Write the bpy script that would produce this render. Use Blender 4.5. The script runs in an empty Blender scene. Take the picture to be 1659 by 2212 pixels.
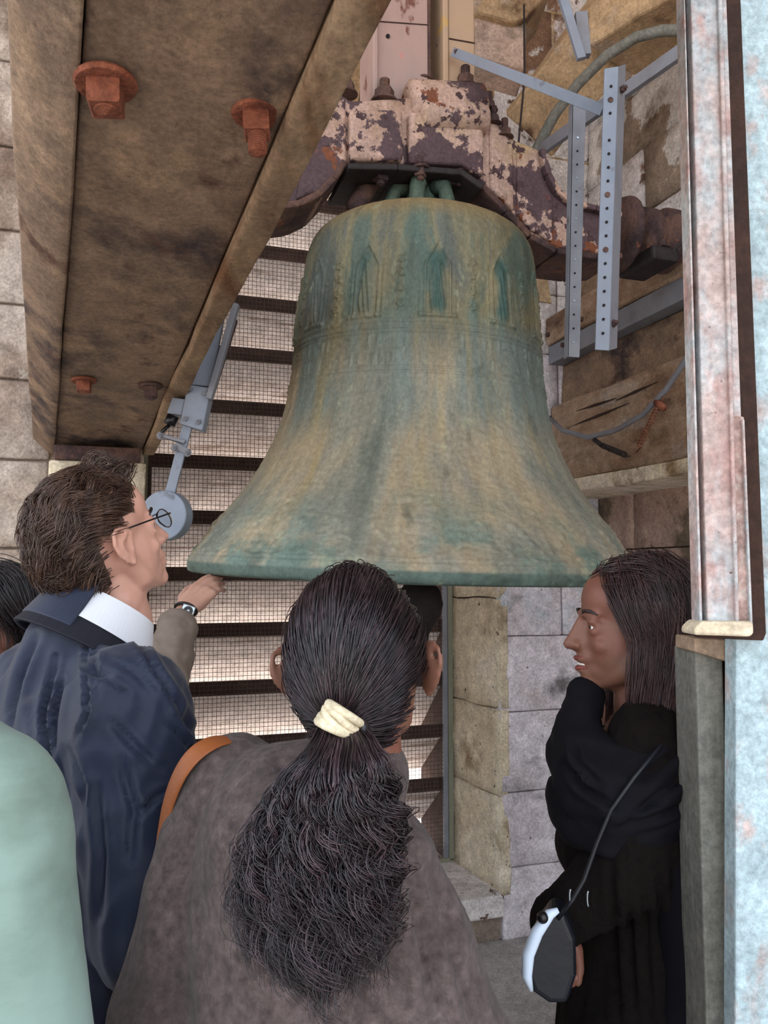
import bpy, bmesh, math, random
import numpy as np
from mathutils import Vector, Matrix, noise

# ------------------------------------------------------------------ camera, world, exposure
SC = bpy.context.scene
W_, H_, F_ = 1659.0, 2212.0, 1750.0
EYE, PITCH = 1.70, math.radians(4.4)
cam_d = bpy.data.cameras.new('camera'); cam = bpy.data.objects.new('camera', cam_d)
SC.collection.objects.link(cam); SC.camera = cam
cam.location = (0, 0, EYE); cam.rotation_euler = (math.pi/2 + PITCH, 0, 0)
cam_d.sensor_fit = 'VERTICAL'; cam_d.sensor_height = 24.0; cam_d.lens = F_/H_*24.0
cam_d.clip_start = 0.05; cam_d.clip_end = 200
SC.view_settings.view_transform = 'Standard'; SC.view_settings.look = 'None'
SC.view_settings.gamma = 1.0; SC.view_settings.use_curve_mapping = False
SC.view_settings.exposure = 0.40

world = bpy.data.worlds.new('world'); SC.world = world; world.use_nodes = True
nt = world.node_tree; nt.nodes.clear()
wo = nt.nodes.new('ShaderNodeOutputWorld'); bg = nt.nodes.new('ShaderNodeBackground')
tc = nt.nodes.new('ShaderNodeTexCoord'); sp = nt.nodes.new('ShaderNodeSeparateXYZ')
rmp = nt.nodes.new('ShaderNodeValToRGB'); mr = nt.nodes.new('ShaderNodeMapRange')
mr.inputs[1].default_value = -1; mr.inputs[2].default_value = 1
nt.links.new(tc.outputs['Generated'], sp.inputs[0]); nt.links.new(sp.outputs[2], mr.inputs[0])
nt.links.new(mr.outputs[0], rmp.inputs[0]); nt.links.new(rmp.outputs[0], bg.inputs[0]); nt.links.new(bg.outputs[0], wo.inputs[0])
rmp.color_ramp.elements[0].position = 0.0; rmp.color_ramp.elements[0].color = (.66, .58, .52, 1)   # town and ground far below
rmp.color_ramp.elements[1].position = 1.0; rmp.color_ramp.elements[1].color = (.66, .82, 1.0, 1)
e = rmp.color_ramp.elements.new(0.47); e.color = (.86, .80, .76, 1)
e = rmp.color_ramp.elements.new(0.53); e.color = (.92, .96, 1.0, 1)
bg.inputs[1].default_value = 2.3

sun_d = bpy.data.lights.new('sun', 'SUN'); sun = bpy.data.objects.new('sun', sun_d); SC.collection.objects.link(sun)
sun_d.energy = 11.0; sun_d.angle = math.radians(3); sun_d.color = (1.0, .93, .85)
sun.rotation_euler = (math.radians(-64), 0, math.radians(14))   # high sun outside, beyond the louvre wall

# ------------------------------------------------------------------ coordinates
TH = math.radians(18.1); CT, ST = math.cos(TH), math.sin(TH)
def U(u, v, z): return Vector((CT*u - ST*v, ST*u + CT*v, z))        # belfry axes: u along the louvre wall, v into it
def ray(px, py):
    a, b = (px - W_/2)/F_, (H_/2 - py)/F_
    return Vector((a, math.cos(PITCH) - b*math.sin(PITCH), math.sin(PITCH) + b*math.cos(PITCH)))
def P(px, py, Y):
    d = ray(px, py); d = d*(Y/d.y); return Vector((d.x, d.y, d.z + EYE))
def onv(px, py, v):
    d = ray(px, py); dv = -ST*d.x + CT*d.y; d = d*(v/dv); return (CT*d.x + ST*d.y, d.z + EYE)
def onu(px, py, u):
    d = ray(px, py); du = CT*d.x + ST*d.y; d = d*(u/du); return (-ST*d.x + CT*d.y, d.z + EYE)
RU = Matrix.Rotation(TH, 3, 'Z')

# ------------------------------------------------------------------ tagging
def tag(o, label=None, cat=None, group=None, kind=None):
    if label: o['label'] = label
    if cat: o['category'] = cat
    if group: o['group'] = group
    if kind: o['kind'] = kind
    return o
def empty(name, loc, label, cat, group=None):
    o = bpy.data.objects.new(name, None); SC.collection.objects.link(o); o.location = loc
    o.empty_display_size = .1
    return tag(o, label, cat, group)
def wloc(o):
    l = Vector((0, 0, 0))
    while o: l = l + o.location; o = o.parent
    return l
def link_mesh(name, me, mat, parent=None):
    o = bpy.data.objects.new(name, me); SC.collection.objects.link(o)
    if mat and not me.materials: me.materials.append(mat)
    if parent: o.parent = parent
    return o
def copy_tree(o, loc=None, parent=None):
    c = o.copy(); SC.collection.objects.link(c); c.parent = parent
    if loc is not None: c.location = loc
    for ch in list(o.children): copy_tree(ch, None, c)
    return c

# ------------------------------------------------------------------ mesh builder
def frame(d, up=Vector((0, 0, 1))):
    d = d.normalized()
    if abs(d.dot(up)) > .98: up = Vector((0, 1, 0)) if abs(d.y) < .9 else Vector((1, 0, 0))
    x = d.cross(up).normalized(); y = x.cross(d).normalized()
    return x, y
class MB:
    def __init__(s): s.v = []; s.f = []
    def add(s, vs, fs):
        n = len(s.v); s.v += [tuple(p) for p in vs]; s.f += [tuple(i+n for i in f) for f in fs]; return s
    def box(s, c, size, R=None):
        c = Vector(c); hx, hy, hz = size[0]/2, size[1]/2, size[2]/2
        vs = [Vector((x*hx, y*hy, z*hz)) for x in (-1, 1) for y in (-1, 1) for z in (-1, 1)]
        if R is not None: vs = [R @ p for p in vs]
        return s.add([p + c for p in vs], [(0,1,3,2),(4,6,7,5),(0,4,5,1),(2,3,7,6),(0,2,6,4),(1,5,7,3)])
    def ubox(s, u0, u1, v0, v1, z0, z1):
        return s.add([U(u, v, z) for u in (u0, u1) for v in (v0, v1) for z in (z0, z1)], [(0,1,3,2),(4,6,7,5),(0,4,5,1),(2,3,7,6),(0,2,6,4),(1,5,7,3)])
    def beam(s, p0, p1, w, h, up=Vector((0, 0, 1))):
        p0, p1 = Vector(p0), Vector(p1); x, y = frame(p1-p0, up)
        vs = [p + x*a*w/2 + y*b*h/2 for p in (p0, p1) for a, b in ((-1,-1),(1,-1),(1,1),(-1,1))]
        return s.add(vs, [(0,1,2,3),(7,6,5,4),(0,4,5,1),(1,5,6,2),(2,6,7,3),(3,7,4,0)])
    def prism(s, pts, off):
        n = len(pts); off = Vector(off); pts = [Vector(p) for p in pts]
        return s.add(pts + [p + off for p in pts], [tuple(range(n))] + [tuple(reversed(range(n, 2*n)))] + [(i, i+n, (i+1) % n + n, (i+1) % n) for i in range(n)])
    def tube(s, path, r, n=8, closed=False, cap=True):
        path = [Vector(p) for p in path]; m = len(path); vs = []; fs = []
        rr = r if isinstance(r, (list, tuple)) else [r]*m
        x = None
        for i, p in enumerate(path):
            if closed: d = path[(i+1) % m] - path[i-1]
            else: d = path[min(i+1, m-1)] - path[max(i-1, 0)]
            if x is None: x, y = frame(d)
            else:
                d = d.normalized(); x = (x - d*x.dot(d)).normalized(); y = x.cross(d).normalized()
            vs += [p + (x*math.cos(2*math.pi*k/n) + y*math.sin(2*math.pi*k/n))*rr[i] for k in range(n)]
        for i in range(m if closed else m-1):
            a, b = i*n, ((i+1) % m)*n
            fs += [(a+k, a+(k+1) % n, b+(k+1) % n, b+k) for k in range(n)]
        if cap and not closed: fs += [tuple(reversed(range(n))), tuple(range((m-1)*n, m*n))]
        return s.add(vs, fs)
    def cyl(s, p0, p1, r, n=16, r1=None): return s.tube([p0, p1], [r, r if r1 is None else r1], n)
    def lathe(s, prof, M, n=32, cap=False):
        vs = []; fs = []; m = len(prof)
        for k in range(n):
            a = 2*math.pi*k/n
            vs += [M @ Vector((r*math.cos(a), r*math.sin(a), z)) for r, z in prof]
        for k in range(n):
            a, b = k*m, ((k+1) % n)*m
            fs += [(a+i, b+i, b+i+1, a+i+1) for i in range(m-1)]
        if cap: fs += [tuple(k*m for k in reversed(range(n))), tuple(k*m+m-1 for k in range(n))]
        return s.add(vs, fs)
    def ell(s, c, rad, R=None, n=20, m=12):
        c = Vector(c); rad = (rad,)*3 if isinstance(rad, (int, float)) else rad
        vs = []; fs = []
        for j in range(m+1):
            t = math.pi*j/m
            for k in range(n):
                a = 2*math.pi*k/n
                p = Vector((rad[0]*math.sin(t)*math.cos(a), rad[1]*math.sin(t)*math.sin(a), rad[2]*math.cos(t)))
                vs.append(c + (R @ p if R is not None else p))
        for j in range(m):
            fs += [(j*n+k, (j+1)*n+k, (j+1)*n+(k+1) % n, j*n+(k+1) % n) for k in range(n)]
        return s.add(vs, fs)
    def cap(s, p0, r0, p1, r1, n=16, sq=1.0, sqdir=None):
        """rounded cone between two spheres, optionally flattened along sqdir"""
        p0, p1 = Vector(p0), Vector(p1); d = (p1-p0); L = d.length or 1e-6; d = d/L
        x, y = frame(d)
        if sqdir is not None:
            y = Vector(sqdir); y = (y - d*y.dot(d)).normalized(); x = d.cross(y)
        path = []
        for j in range(5): t = math.pi/2*(1-j/4); path.append((-math.sin(t)*r0, math.cos(t)*r0))
        for j in range(5): t = math.pi/2*j/4; path.append((L + math.sin(t)*r1, math.cos(t)*r1))
        vs = []; fs = []
        for h, r in path:
            r = max(r, 1e-5)
            vs += [p0 + d*h + x*r*math.cos(2*math.pi*k/n) + y*sq*r*math.sin(2*math.pi*k/n) for k in range(n)]
        m = len(path)
        for i in range(m-1): fs += [(i*n+k, i*n+(k+1) % n, (i+1)*n+(k+1) % n, (i+1)*n+k) for k in range(n)]
        fs += [tuple(reversed(range(n))), tuple(range((m-1)*n, m*n))]
        return s.add(vs, fs)
    def mesh(s, name, off=Vector((0, 0, 0)), smooth=False, fix=True):
        me = bpy.data.meshes.new(name)
        me.from_pydata([(p[0]-off[0], p[1]-off[1], p[2]-off[2]) for p in s.v], [], s.f)
        if fix:
            bm = bmesh.new(); bm.from_mesh(me); bmesh.ops.recalc_face_normals(bm, faces=bm.faces); bm.to_mesh(me); bm.free()
        me.update()
        if smooth: me.polygons.foreach_set('use_smooth', [True]*len(me.polygons))
        return me
    def build(s, name, mat, parent=None, bevel=0, smooth=False, seg=2, auto=None):
        off = wloc(parent) if parent else Vector((0, 0, 0))
        o = link_mesh(name, s.mesh(name, off, smooth), mat, parent)
        if bevel:
            b = o.modifiers.new('bevel', 'BEVEL'); b.width = bevel; b.segments = seg; b.limit_method = 'ANGLE'; b.angle_limit = math.radians(35)
        return o

def roughen(o, cuts=6, amp=.01, sc=3.0, fine=.0):
    """subdivide a mesh and push its vertices about for worn, uneven faces"""
    me = o.data; bm = bmesh.new(); bm.from_mesh(me)
    bmesh.ops.subdivide_edges(bm, edges=bm.edges, cuts=cuts, use_grid_fill=True)
    bm.normal_update()
    for v in bm.verts:
        p = v.co + Vector((o.location if not o.parent else wloc(o)))
        d = noise.noise_vector(p*sc)*amp + noise.noise_vector(p*sc*4)*amp*.35
        v.co += d
    bm.to_mesh(me); bm.free(); me.update(); return o

def remesh(mb, name, voxel, smooth_it=3, fac=.5):
    me = mb.mesh(name+'_t', fix=False); o = bpy.data.objects.new(name+'_t', me); SC.collection.objects.link(o)
    r = o.modifiers.new('r', 'REMESH'); r.mode = 'VOXEL'; r.voxel_size = voxel; r.use_smooth_shade = True
    if smooth_it:
        m = o.modifiers.new('s', 'SMOOTH'); m.factor = fac; m.iterations = smooth_it
    dg = bpy.context.evaluated_depsgraph_get(); dg.update()
    out = bpy.data.meshes.new_from_object(o.evaluated_get(dg)); out.name = name
    bpy.data.objects.remove(o); bpy.data.meshes.remove(me)
    out.polygons.foreach_set('use_smooth', [True]*len(out.polygons))
    return out
def mesh_co(me):
    a = np.empty(len(me.vertices)*3); me.vertices.foreach_get('co', a); return a.reshape(-1, 3)
def mesh_no(me):
    a = np.empty(len(me.vertices)*3); me.vertices.foreach_get('normal', a); return a.reshape(-1, 3)
def set_co(me, a, off=Vector((0, 0, 0))):
    me.vertices.foreach_set('co', (a - np.array(off)).ravel()); me.update()
def folds(me, amp, sc=(8, 8, 2), seed=0., ridge=True, amp2=0, sc2=25):
    co = mesh_co(me); no = mesh_no(me); S = Vector((seed, seed*1.7, 0))
    d = np.empty(len(co))
    for i, p in enumerate(co):
        q = Vector((p[0]*sc[0], p[1]*sc[1], p[2]*sc[2])) + S
        q += noise.noise_vector(Vector(p)*3 + S)*.9
        n = noise.noise(q)
        n = (1-abs(n)*2.6) if ridge else n
        d[i] = n*amp + (noise.noise(Vector(p)*sc2)*amp2 if amp2 else 0)
    set_co(me, co + no*d[:, None])

# ------------------------------------------------------------------ materials
def lin(c):
    return tuple((x/255/12.92 if x/255 <= .04045 else ((x/255+.055)/1.055)**2.4) for x in c) + (1,)
def mat(name, cols, scale=3.0, stretch=(1, 1, 1), rough=.8, metal=0., bump=.25, bscale=30., detail=8, spots=(), spec=.4, dist=0., rot=0., coat=0., sheen=0., sss=0., bdist=.01, nrough=.6, grain=None):
    """mottled procedural surface: ramp of colours over stretched noise, then spots = (colour, scale, lo, hi[, stretch])"""
    m = bpy.data.materials.new(name); m.use_nodes = True; t = m.node_tree; N = t.nodes; L = t.links
    b = N['Principled BSDF']; b.inputs['Roughness'].default_value = rough; b.inputs['Metallic'].default_value = metal
    b.inputs['Specular IOR Level'].default_value = spec
    if coat: b.inputs['Coat Weight'].default_value = coat
    if sheen: b.inputs['Sheen Weight'].default_value = sheen; b.inputs['Sheen Roughness'].default_value = .5
    if sss: b.inputs['Subsurface Weight'].default_value = sss; b.inputs['Subsurface Radius'].default_value = (.012, .005, .003); b.inputs['Subsurface Scale'].default_value = 1.0
    co = N.new('ShaderNodeTexCoord')
    def mapped(st):
        mp = N.new('ShaderNodeMapping'); mp.inputs['Scale'].default_value = st; mp.inputs['Rotation'].default_value = (0, 0, rot)
        L.new(co.outputs['Object'], mp.inputs[0]); return mp
    mp = mapped(stretch)
    nz = N.new('ShaderNodeTexNoise'); nz.inputs['Scale'].default_value = scale; nz.inputs['Detail'].default_value = detail; nz.inputs['Roughness'].default_value = nrough; nz.inputs['Distortion'].default_value = dist
    L.new(mp.outputs[0], nz.inputs[0])
    cr = N.new('ShaderNodeValToRGB'); els = cr.color_ramp.elements
    n = len(cols)
    for i, c in enumerate(cols):
        pos = .28 + .44*i/max(1, n-1)
        if i < 2: el = els[i]; el.position = pos if n > 1 else 0
        else: el = els.new(pos)
        el.color = lin(c)
    if n == 1: els[1].color = lin(cols[0])
    L.new(nz.outputs[0], cr.inputs[0]); cur = cr.outputs[0]
    for k, s in enumerate(spots):
        c, sc_, lo, hi = s[:4]; mp2 = mapped(s[4] if len(s) > 4 else stretch)
        n2 = N.new('ShaderNodeTexNoise'); n2.inputs['Scale'].default_value = sc_; n2.inputs['Detail'].default_value = 7; n2.inputs['Roughness'].default_value = .62
        mp2.inputs['Location'].default_value = (3.1*k+1.3, 2.7*k, 1.9*k)
        L.new(mp2.outputs[0], n2.inputs[0])
        r2 = N.new('ShaderNodeMapRange'); r2.inputs[1].default_value = lo; r2.inputs[2].default_value = hi
        L.new(n2.outputs[0], r2.inputs[0])
        mx = N.new('ShaderNodeMix'); mx.data_type = 'RGBA'
        L.new(r2.outputs[0], mx.inputs[0]); L.new(cur, mx.inputs[6]); mx.inputs[7].default_value = lin(c); cur = mx.outputs[2]
    if grain is None: grain = (bump >= .3)*.28
    if grain:
        for gs, gr in ((95., grain), (17., grain*.8)):
            ng = N.new('ShaderNodeTexNoise'); ng.inputs['Scale'].default_value = gs; ng.inputs['Detail'].default_value = 5; ng.inputs['Roughness'].default_value = .7
            L.new(co.outputs['Object'], ng.inputs[0])
            rg = N.new('ShaderNodeMapRange'); rg.inputs[1].default_value = .33; rg.inputs[2].default_value = .67; rg.inputs[3].default_value = 1-gr; rg.inputs[4].default_value = 1+gr
            L.new(ng.outputs[0], rg.inputs[0])
            vm = N.new('ShaderNodeVectorMath'); vm.operation = 'SCALE'; L.new(cur, vm.inputs[0]); L.new(rg.outputs[0], vm.inputs[3]); cur = vm.outputs[0]
    L.new(cur, b.inputs['Base Color'])
    if bump:
        n3 = N.new('ShaderNodeTexNoise'); n3.inputs['Scale'].default_value = bscale; n3.inputs['Detail'].default_value = 6; n3.inputs['Roughness'].default_value = .65
        L.new(mp.outputs[0], n3.inputs[0])
        bp = N.new('ShaderNodeBump'); bp.inputs['Strength'].default_value = bump; bp.inputs['Distance'].default_value = bdist
        L.new(n3.outputs[0], bp.inputs['Height']); L.new(bp.outputs[0], b.inputs['Normal'])
    m['base_socket'] = 1
    return m

M = {}
M['stone'] = mat('stone', [(118, 100, 88), (160, 144, 132), (186, 174, 164), (146, 134, 128)], 2.2, bump=.6, bscale=18, bdist=.02, rough=.95, spots=[((92, 74, 58), 3.2, .55, .72), ((206, 198, 186), 5, .6, .68)])
M['stone_pale'] = mat('stone_pale', [(190, 172, 146), (214, 200, 174), (226, 216, 200)], 2.5, bump=.6, bscale=22, bdist=.015, rough=.95, spots=[((130, 104, 74), 4, .56, .7), ((78, 62, 48), 26, .64, .7)])
M['stone_gold_lit'] = mat('stone_gold_lit', [(142, 116, 86), (176, 148, 114), (198, 176, 148)], 1.6, bump=.5, bscale=14, bdist=.02, rough=.95, spots=[((108, 80, 54), 2.6, .55, .7), ((214, 204, 188), 3.1, .58, .66)])  # stone tone with the warm light on the upper wall mixed in
M['plaster'] = mat('plaster', [(164, 156, 160), (204, 194, 198), (220, 213, 219), (188, 172, 168)], 1.7, bump=.5, bscale=16, bdist=.015, rough=.95, spots=[((120, 116, 118), 3.6, .56, .68), ((190, 204, 214), 2.2, .55, .7), ((90, 78, 72), 24, .66, .72)])
M['plaster_brown'] = mat('plaster_brown', [(150, 122, 106), (186, 158, 142), (170, 150, 138)], 1.9, bump=.5, bscale=18, bdist=.015, rough=.95, spots=[((118, 104, 88), 2.6, .5, .58), ((212, 196, 182), 4, .6, .68)])
M['rubble'] = mat('rubble', [(118, 98, 82), (158, 140, 124), (134, 118, 104)], 2.4, bump=.7, bscale=14, bdist=.03, rough=.95, spots=[((212, 206, 200), 1.9, .50, .52), ((90, 72, 56), 4, .55, .7)])
M['whitewash'] = mat('whitewash', [(186, 178, 176), (214, 206, 204), (226, 220, 214)], 3, bump=.8, bscale=14, bdist=.03, rough=.95, spots=[((128, 98, 78), 2.2, .56, .60), ((100, 78, 64), 13, .60, .64)])
M['timber_big'] = mat('timber_big', [(70, 54, 46), (104, 84, 70), (134, 110, 90), (112, 92, 76), (148, 124, 102)], 1.5, stretch=(1.6, 1.0, 1.6), bump=.35, bscale=45, rough=.85, rot=-.35, spots=[((58, 46, 46), 2.4, .53, .64), ((150, 124, 98), 3.3, .54, .68), ((84, 58, 44), 6.0, .58, .68)])
M['timber_edge'] = mat('timber_edge', [(96, 74, 56), (146, 120, 94), (164, 140, 112)], 2.0, stretch=(4, .6, 4), bump=.5, bscale=30, rough=.85, rot=-.35, spots=[((108, 74, 48), 2.2, .55, .7)])
M['timber'] = mat('timber', [(98, 74, 58), (140, 112, 90), (164, 140, 118), (120, 100, 84)], 3.0, stretch=(3, .5, 3), bump=.6, bscale=24, rough=.9, rot=-TH, spots=[((78, 58, 44), 2.0, .55, .7), ((166, 150, 138), 2.5, .58, .7)])
M['timber_gold'] = mat('timber_gold', [(108, 84, 58), (150, 122, 92), (176, 148, 114), (128, 104, 78)], 1.6, bump=.5, bscale=24, rough=.85, spots=[((92, 66, 46), 2.6, .54, .62), ((170, 150, 130), 4.5, .57, .64)])
M['rust'] = mat('rust', [(78, 42, 30), (116, 62, 42), (136, 80, 58), (90, 52, 42)], 14, bump=.8, bscale=60, rough=.9)
M['rust_dark'] = mat('rust_dark', [(46, 34, 36), (72, 54, 54), (98, 72, 62), (62, 46, 48)], 9, bump=.9, bscale=50, rough=.85, spots=[((150, 92, 58), 8, .62, .7)])
M['flaked'] = mat('flaked', [(140, 112, 92), (164, 134, 116), (172, 144, 132), (158, 134, 100)], 4, bump=.5, bscale=34, rough=.75, spots=[((78, 60, 64), 4.2, .50, .512), ((112, 64, 40), 9, .61, .63), ((64, 44, 46), 17, .60, .61), ((150, 84, 36), 12, .67, .70)], bdist=.006)
M['post_paint'] = mat('post_paint', [(150, 124, 116), (166, 138, 130), (146, 132, 128)], 3, stretch=(1, 1, .5), bump=.2, bscale=30, rough=.7, spots=[((178, 128, 122), 3.3, .56, .58), ((110, 70, 58), 9, .62, .66)])
M['post_yellow'] = mat('post_yellow', [(158, 130, 108), (174, 146, 120), (164, 140, 124)], 3, bump=.2, bscale=30, rough=.7, spots=[((184, 150, 92), 5, .57, .59), ((88, 60, 48), 12, .62, .64)])
M['bronze_green'] = mat('bronze_green', [(46, 58, 50), (70, 86, 74), (86, 94, 80)], 14, bump=.4, bscale=50, rough=.7)
M['blue_grey'] = mat('blue_grey', [(112, 122, 136), (130, 138, 152), (122, 126, 136)], 5, bump=.08, bscale=60, rough=.6, spots=[((84, 84, 92), 7, .62, .7)])
M['galv'] = mat('galv', [(104, 106, 114), (126, 128, 136), (112, 108, 112)], 6, bump=.12, bscale=60, rough=.55, spots=[((88, 76, 70), 9, .62, .7)])
M['hole'] = mat('hole', [(30, 22, 22)], rough=.9, bump=0)
M['column'] = mat('column', [(156, 134, 128), (176, 158, 153), (168, 174, 177), (178, 162, 158)], 13, stretch=(1, 1, .45), bump=.35, bscale=150, rough=.75, spots=[((168, 138, 132), 26, .50, .66, (1, 1, .5)), ((110, 84, 76), 90, .66, .7, (1, 1, 1))], bdist=.003)
M['column_blue'] = mat('column_blue', [(148, 158, 160), (160, 178, 184), (168, 188, 194), (176, 160, 156)], 16, stretch=(1, 1, .6), bump=.35, bscale=160, rough=.75, spots=[((176, 160, 156), 24, .54, .68, (1, 1, .6))], bdist=.003)
M['column_pitted'] = mat('column_pitted', [(140, 112, 104), (168, 140, 132), (190, 176, 168)], 60, bump=.9, bscale=90, rough=.85, bdist=.004)
M['cream'] = mat('cream', [(196, 178, 150), (214, 200, 178)], 20, bump=.3, bscale=90, rough=.8)
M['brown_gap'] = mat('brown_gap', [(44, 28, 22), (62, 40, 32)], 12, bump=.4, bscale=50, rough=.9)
M['grey_post'] = mat('grey_post', [(92, 90, 84), (112, 110, 102), (100, 102, 98)], 6, stretch=(3, 3, .4), bump=.3, bscale=30, rough=.85)
M['slat'] = mat('slat', [(172, 160, 152), (200, 190, 184), (214, 206, 202), (184, 174, 168)], 2.0, stretch=(.6, 3, 14), bump=.5, bscale=9, rough=.85, rot=-TH, spots=[((150, 128, 116), 1.3, .58, .68, (.6, 3, 20))])
M['slat_edge'] = mat('slat_edge', [(60, 44, 38), (86, 66, 58)], 3, stretch=(1, 1, 8), bump=.5, rough=.9)  # dark tone puts the shade of the inner slat edges into the colour
M['wire'] = mat('wire', [(70, 62, 60), (104, 94, 90)], 20, rough=.6, metal=.3, bump=0)
M['frame_green'] = mat('frame_green', [(96, 96, 78), (122, 122, 104), (140, 136, 120)], 8, stretch=(1, 1, .3), bump=.2, rough=.7)
M['floor'] = mat('floor', [(142, 136, 132), (164, 158, 154), (178, 172, 168)], 2.5, bump=.3, bscale=40, rough=.85, spots=[((96, 90, 88), 1.6, .56, .7)])
M['mortar'] = mat('mortar', [(128, 114, 102), (150, 134, 120)], 12, bump=.5, bscale=50, rough=.95)
M['navy'] = mat('navy', [(21, 27, 45), (29, 38, 62), (25, 32, 53)], 4, bump=.12, bscale=220, rough=.62, sheen=.15)
M['navy_dark'] = mat('navy_dark', [(16, 18, 30), (24, 26, 40)], 6, bump=.1, bscale=200, rough=.7)
M['trousers'] = mat('trousers', [(20, 18, 22), (30, 26, 30)], 6, bump=.1, bscale=200, rough=.85)
M['white_cloth'] = mat('white_cloth', [(226, 230, 240), (238, 240, 246)], 5, bump=.05, bscale=200, rough=.75)
M['wool'] = mat('wool', [(64, 53, 52), (86, 73, 71), (102, 88, 87)], 70, bump=.6, bscale=260, rough=.95, sheen=.08, bdist=.003, spots=[((66, 54, 52), 5, .5, .75)])
M['leather'] = mat('leather', [(134, 74, 36), (164, 94, 50)], 12, bump=.15, bscale=200, rough=.5)
M['black_cloth'] = mat('black_cloth', [(9, 8, 11), (16, 15, 21), (12, 12, 19)], 6, bump=.15, bscale=160, rough=.85, spec=.15)
M['knit'] = mat('knit', [(10, 7, 9), (22, 17, 15), (14, 11, 12)], 40, bump=.7, bscale=120, rough=.95, spec=.15, grain=0)
M['mint'] = mat('mint', [(104, 122, 112), (126, 148, 138), (136, 158, 150)], 5, stretch=(1, 1, 2), bump=.1, bscale=120, rough=.8, sheen=.1)
M['beige'] = mat('beige', [(120, 106, 96), (142, 128, 118)], 6, bump=.1, bscale=150, rough=.75)
M['brown_cloth'] = mat('brown_cloth', [(72, 56, 44), (92, 74, 58)], 6, bump=.1, bscale=150, rough=.9)
M['skin_fair'] = mat('skin_fair', [(198, 146, 128), (214, 166, 148)], 12, bump=.06, bscale=150, rough=.5, sss=.12, spots=[((206, 128, 112), 9, .55, .75)])
M['skin_tan'] = mat('skin_tan', [(108, 74, 60), (126, 87, 71)], 12, bump=.06, bscale=150, rough=.5, sss=.12, spots=[((134, 74, 62), 5, .5, .85)])
M['skin_hand'] = mat('skin_hand', [(178, 134, 116), (196, 152, 134)], 12, bump=.06, bscale=150, rough=.5, sss=.12)
M['lips'] = mat('lips', [(112, 54, 50), (128, 66, 60)], 12, bump=.05, rough=.4)
M['eye'] = mat('eye', [(224, 220, 214)], bump=0, rough=.2)
M['iris'] = mat('iris', [(44, 30, 24)], bump=0, rough=.15)
def hairmat(name, c0, c1, c2, rough=.38):
    return mat(name, [c0, c1, c2], 60, stretch=(1, 1, .3), bump=0, rough=rough, spec=.6)
M['hair_brown'] = hairmat('hair_brown', (48, 33, 28), (74, 53, 44), (108, 80, 64))
M['hair_black'] = hairmat('hair_black', (20, 15, 18), (34, 26, 30), (62, 48, 52), .30)
M['hair_auburn'] = hairmat('hair_auburn', (38, 23, 25), (62, 40, 40), (92, 62, 60), .4)
M['hair_sheen'] = hairmat('hair_sheen', (40, 29, 32), (62, 47, 51), (92, 72, 78), .32)
M['scrunchie'] = mat('scrunchie', [(190, 176, 146), (222, 210, 184)], 30, bump=.4, bscale=90, rough=.7)
M['black_plastic'] = mat('black_plastic', [(14, 12, 14)], bump=0, rough=.35)
M['steel'] = mat('steel', [(150, 160, 168), (180, 190, 198)], 12, bump=0, rough=.3, metal=.9)
M['gold'] = mat('gold', [(180, 140, 80)], bump=0, rough=.3, metal=1)
M['dark_iron'] = mat('dark_iron', [(30, 24, 26), (46, 38, 38)], 12, bump=.5, bscale=30, rough=.7)
M['bag_white'] = mat('bag_white', [(190, 204, 224), (214, 226, 240)], 5, bump=0, rough=.4)
M['bag_black'] = mat('bag_black', [(9, 10, 16), (18, 21, 32)], 6, bump=.1, rough=.45)
# lens glass
g = bpy.data.materials.new('lens_glass'); g.use_nodes = True; gb = g.node_tree.nodes['Principled BSDF']
gb.inputs['Transmission Weight'].default_value = 1; gb.inputs['Roughness'].default_value = .02; gb.inputs['IOR'].default_value = 1.05; M['lens'] = g

#@@SECTION structure
# ------------------------------------------------------------------ setting
VI, VM = 3.53, 3.96        # inner face of the louvre wall, plane of the wire mesh
rng = random.Random(4)
fl = MB().ubox(-3.4, 3.4, -2.2, 3.9, -.2, 0).build('floor', M['floor']); tag(fl, kind='structure')
# paving joints on the floor: large slabs as parts
for i in range(5):
    for j in range(4):
        u0, v0 = -1.9 + i*.9 + (j % 2)*.3, .3 + j*.81
        m = MB().ubox(u0+.006, u0+.894, v0+.006, min(v0+.804, VI), -.02, .012)
        m.build('paving_slab', M['floor'], fl, bevel=.004, seg=1)
# wall with the arched, louvred opening
wb = MB(); UL, UR_, SILL, SPR, UC, RAD = .09, 1.735, .20, 3.05, .912, .8225
wb.ubox(-3.4, UL, VI+.03, 4.45, 0, 5.4); wb.ubox(UR_, 3.0, VI+.03, 4.45, 0, 5.4); wb.ubox(UL, UR_, VI+.03, 4.45, -.2, SILL)
NA = 20
for k in range(NA):
    a0, a1 = math.pi*k/NA, math.pi*(k+1)/NA
    q = [(UC+RAD*math.cos(a0), SPR+RAD*math.sin(a0)), (UC+RAD*math.cos(a1), SPR+RAD*math.sin(a1))]
    pts = [U(q[0][0], VI+.03, q[0][1]), U(q[0][0], VI+.03, 5.4), U(q[1][0], VI+.03, 5.4), U(q[1][0], VI+.03, q[1][1])]
    wb.prism(pts, U(0, 1, 0)*.89)
wall_back = wb.build('wall_back', M['mortar']); tag(wall_back, kind='structure')
def stone(u0, u1, z0, z1, v1, m, prot=.03, name='stone', amp=.006, par=None, bev=.008):
    b = MB().ubox(u0, u1, v1-prot, v1+.02, z0, z1)
    o = b.build(name, m, par or wall_back, bevel=0); roughen(o, 4, amp, 5.0); 
    bv = o.modifiers.new('bevel', 'BEVEL'); bv.width = bev; bv.segments = 1; bv.limit_method = 'ANGLE'; bv.angle_limit = math.radians(40)
    for p_ in o.data.polygons: p_.use_smooth = True
    return o
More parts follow.
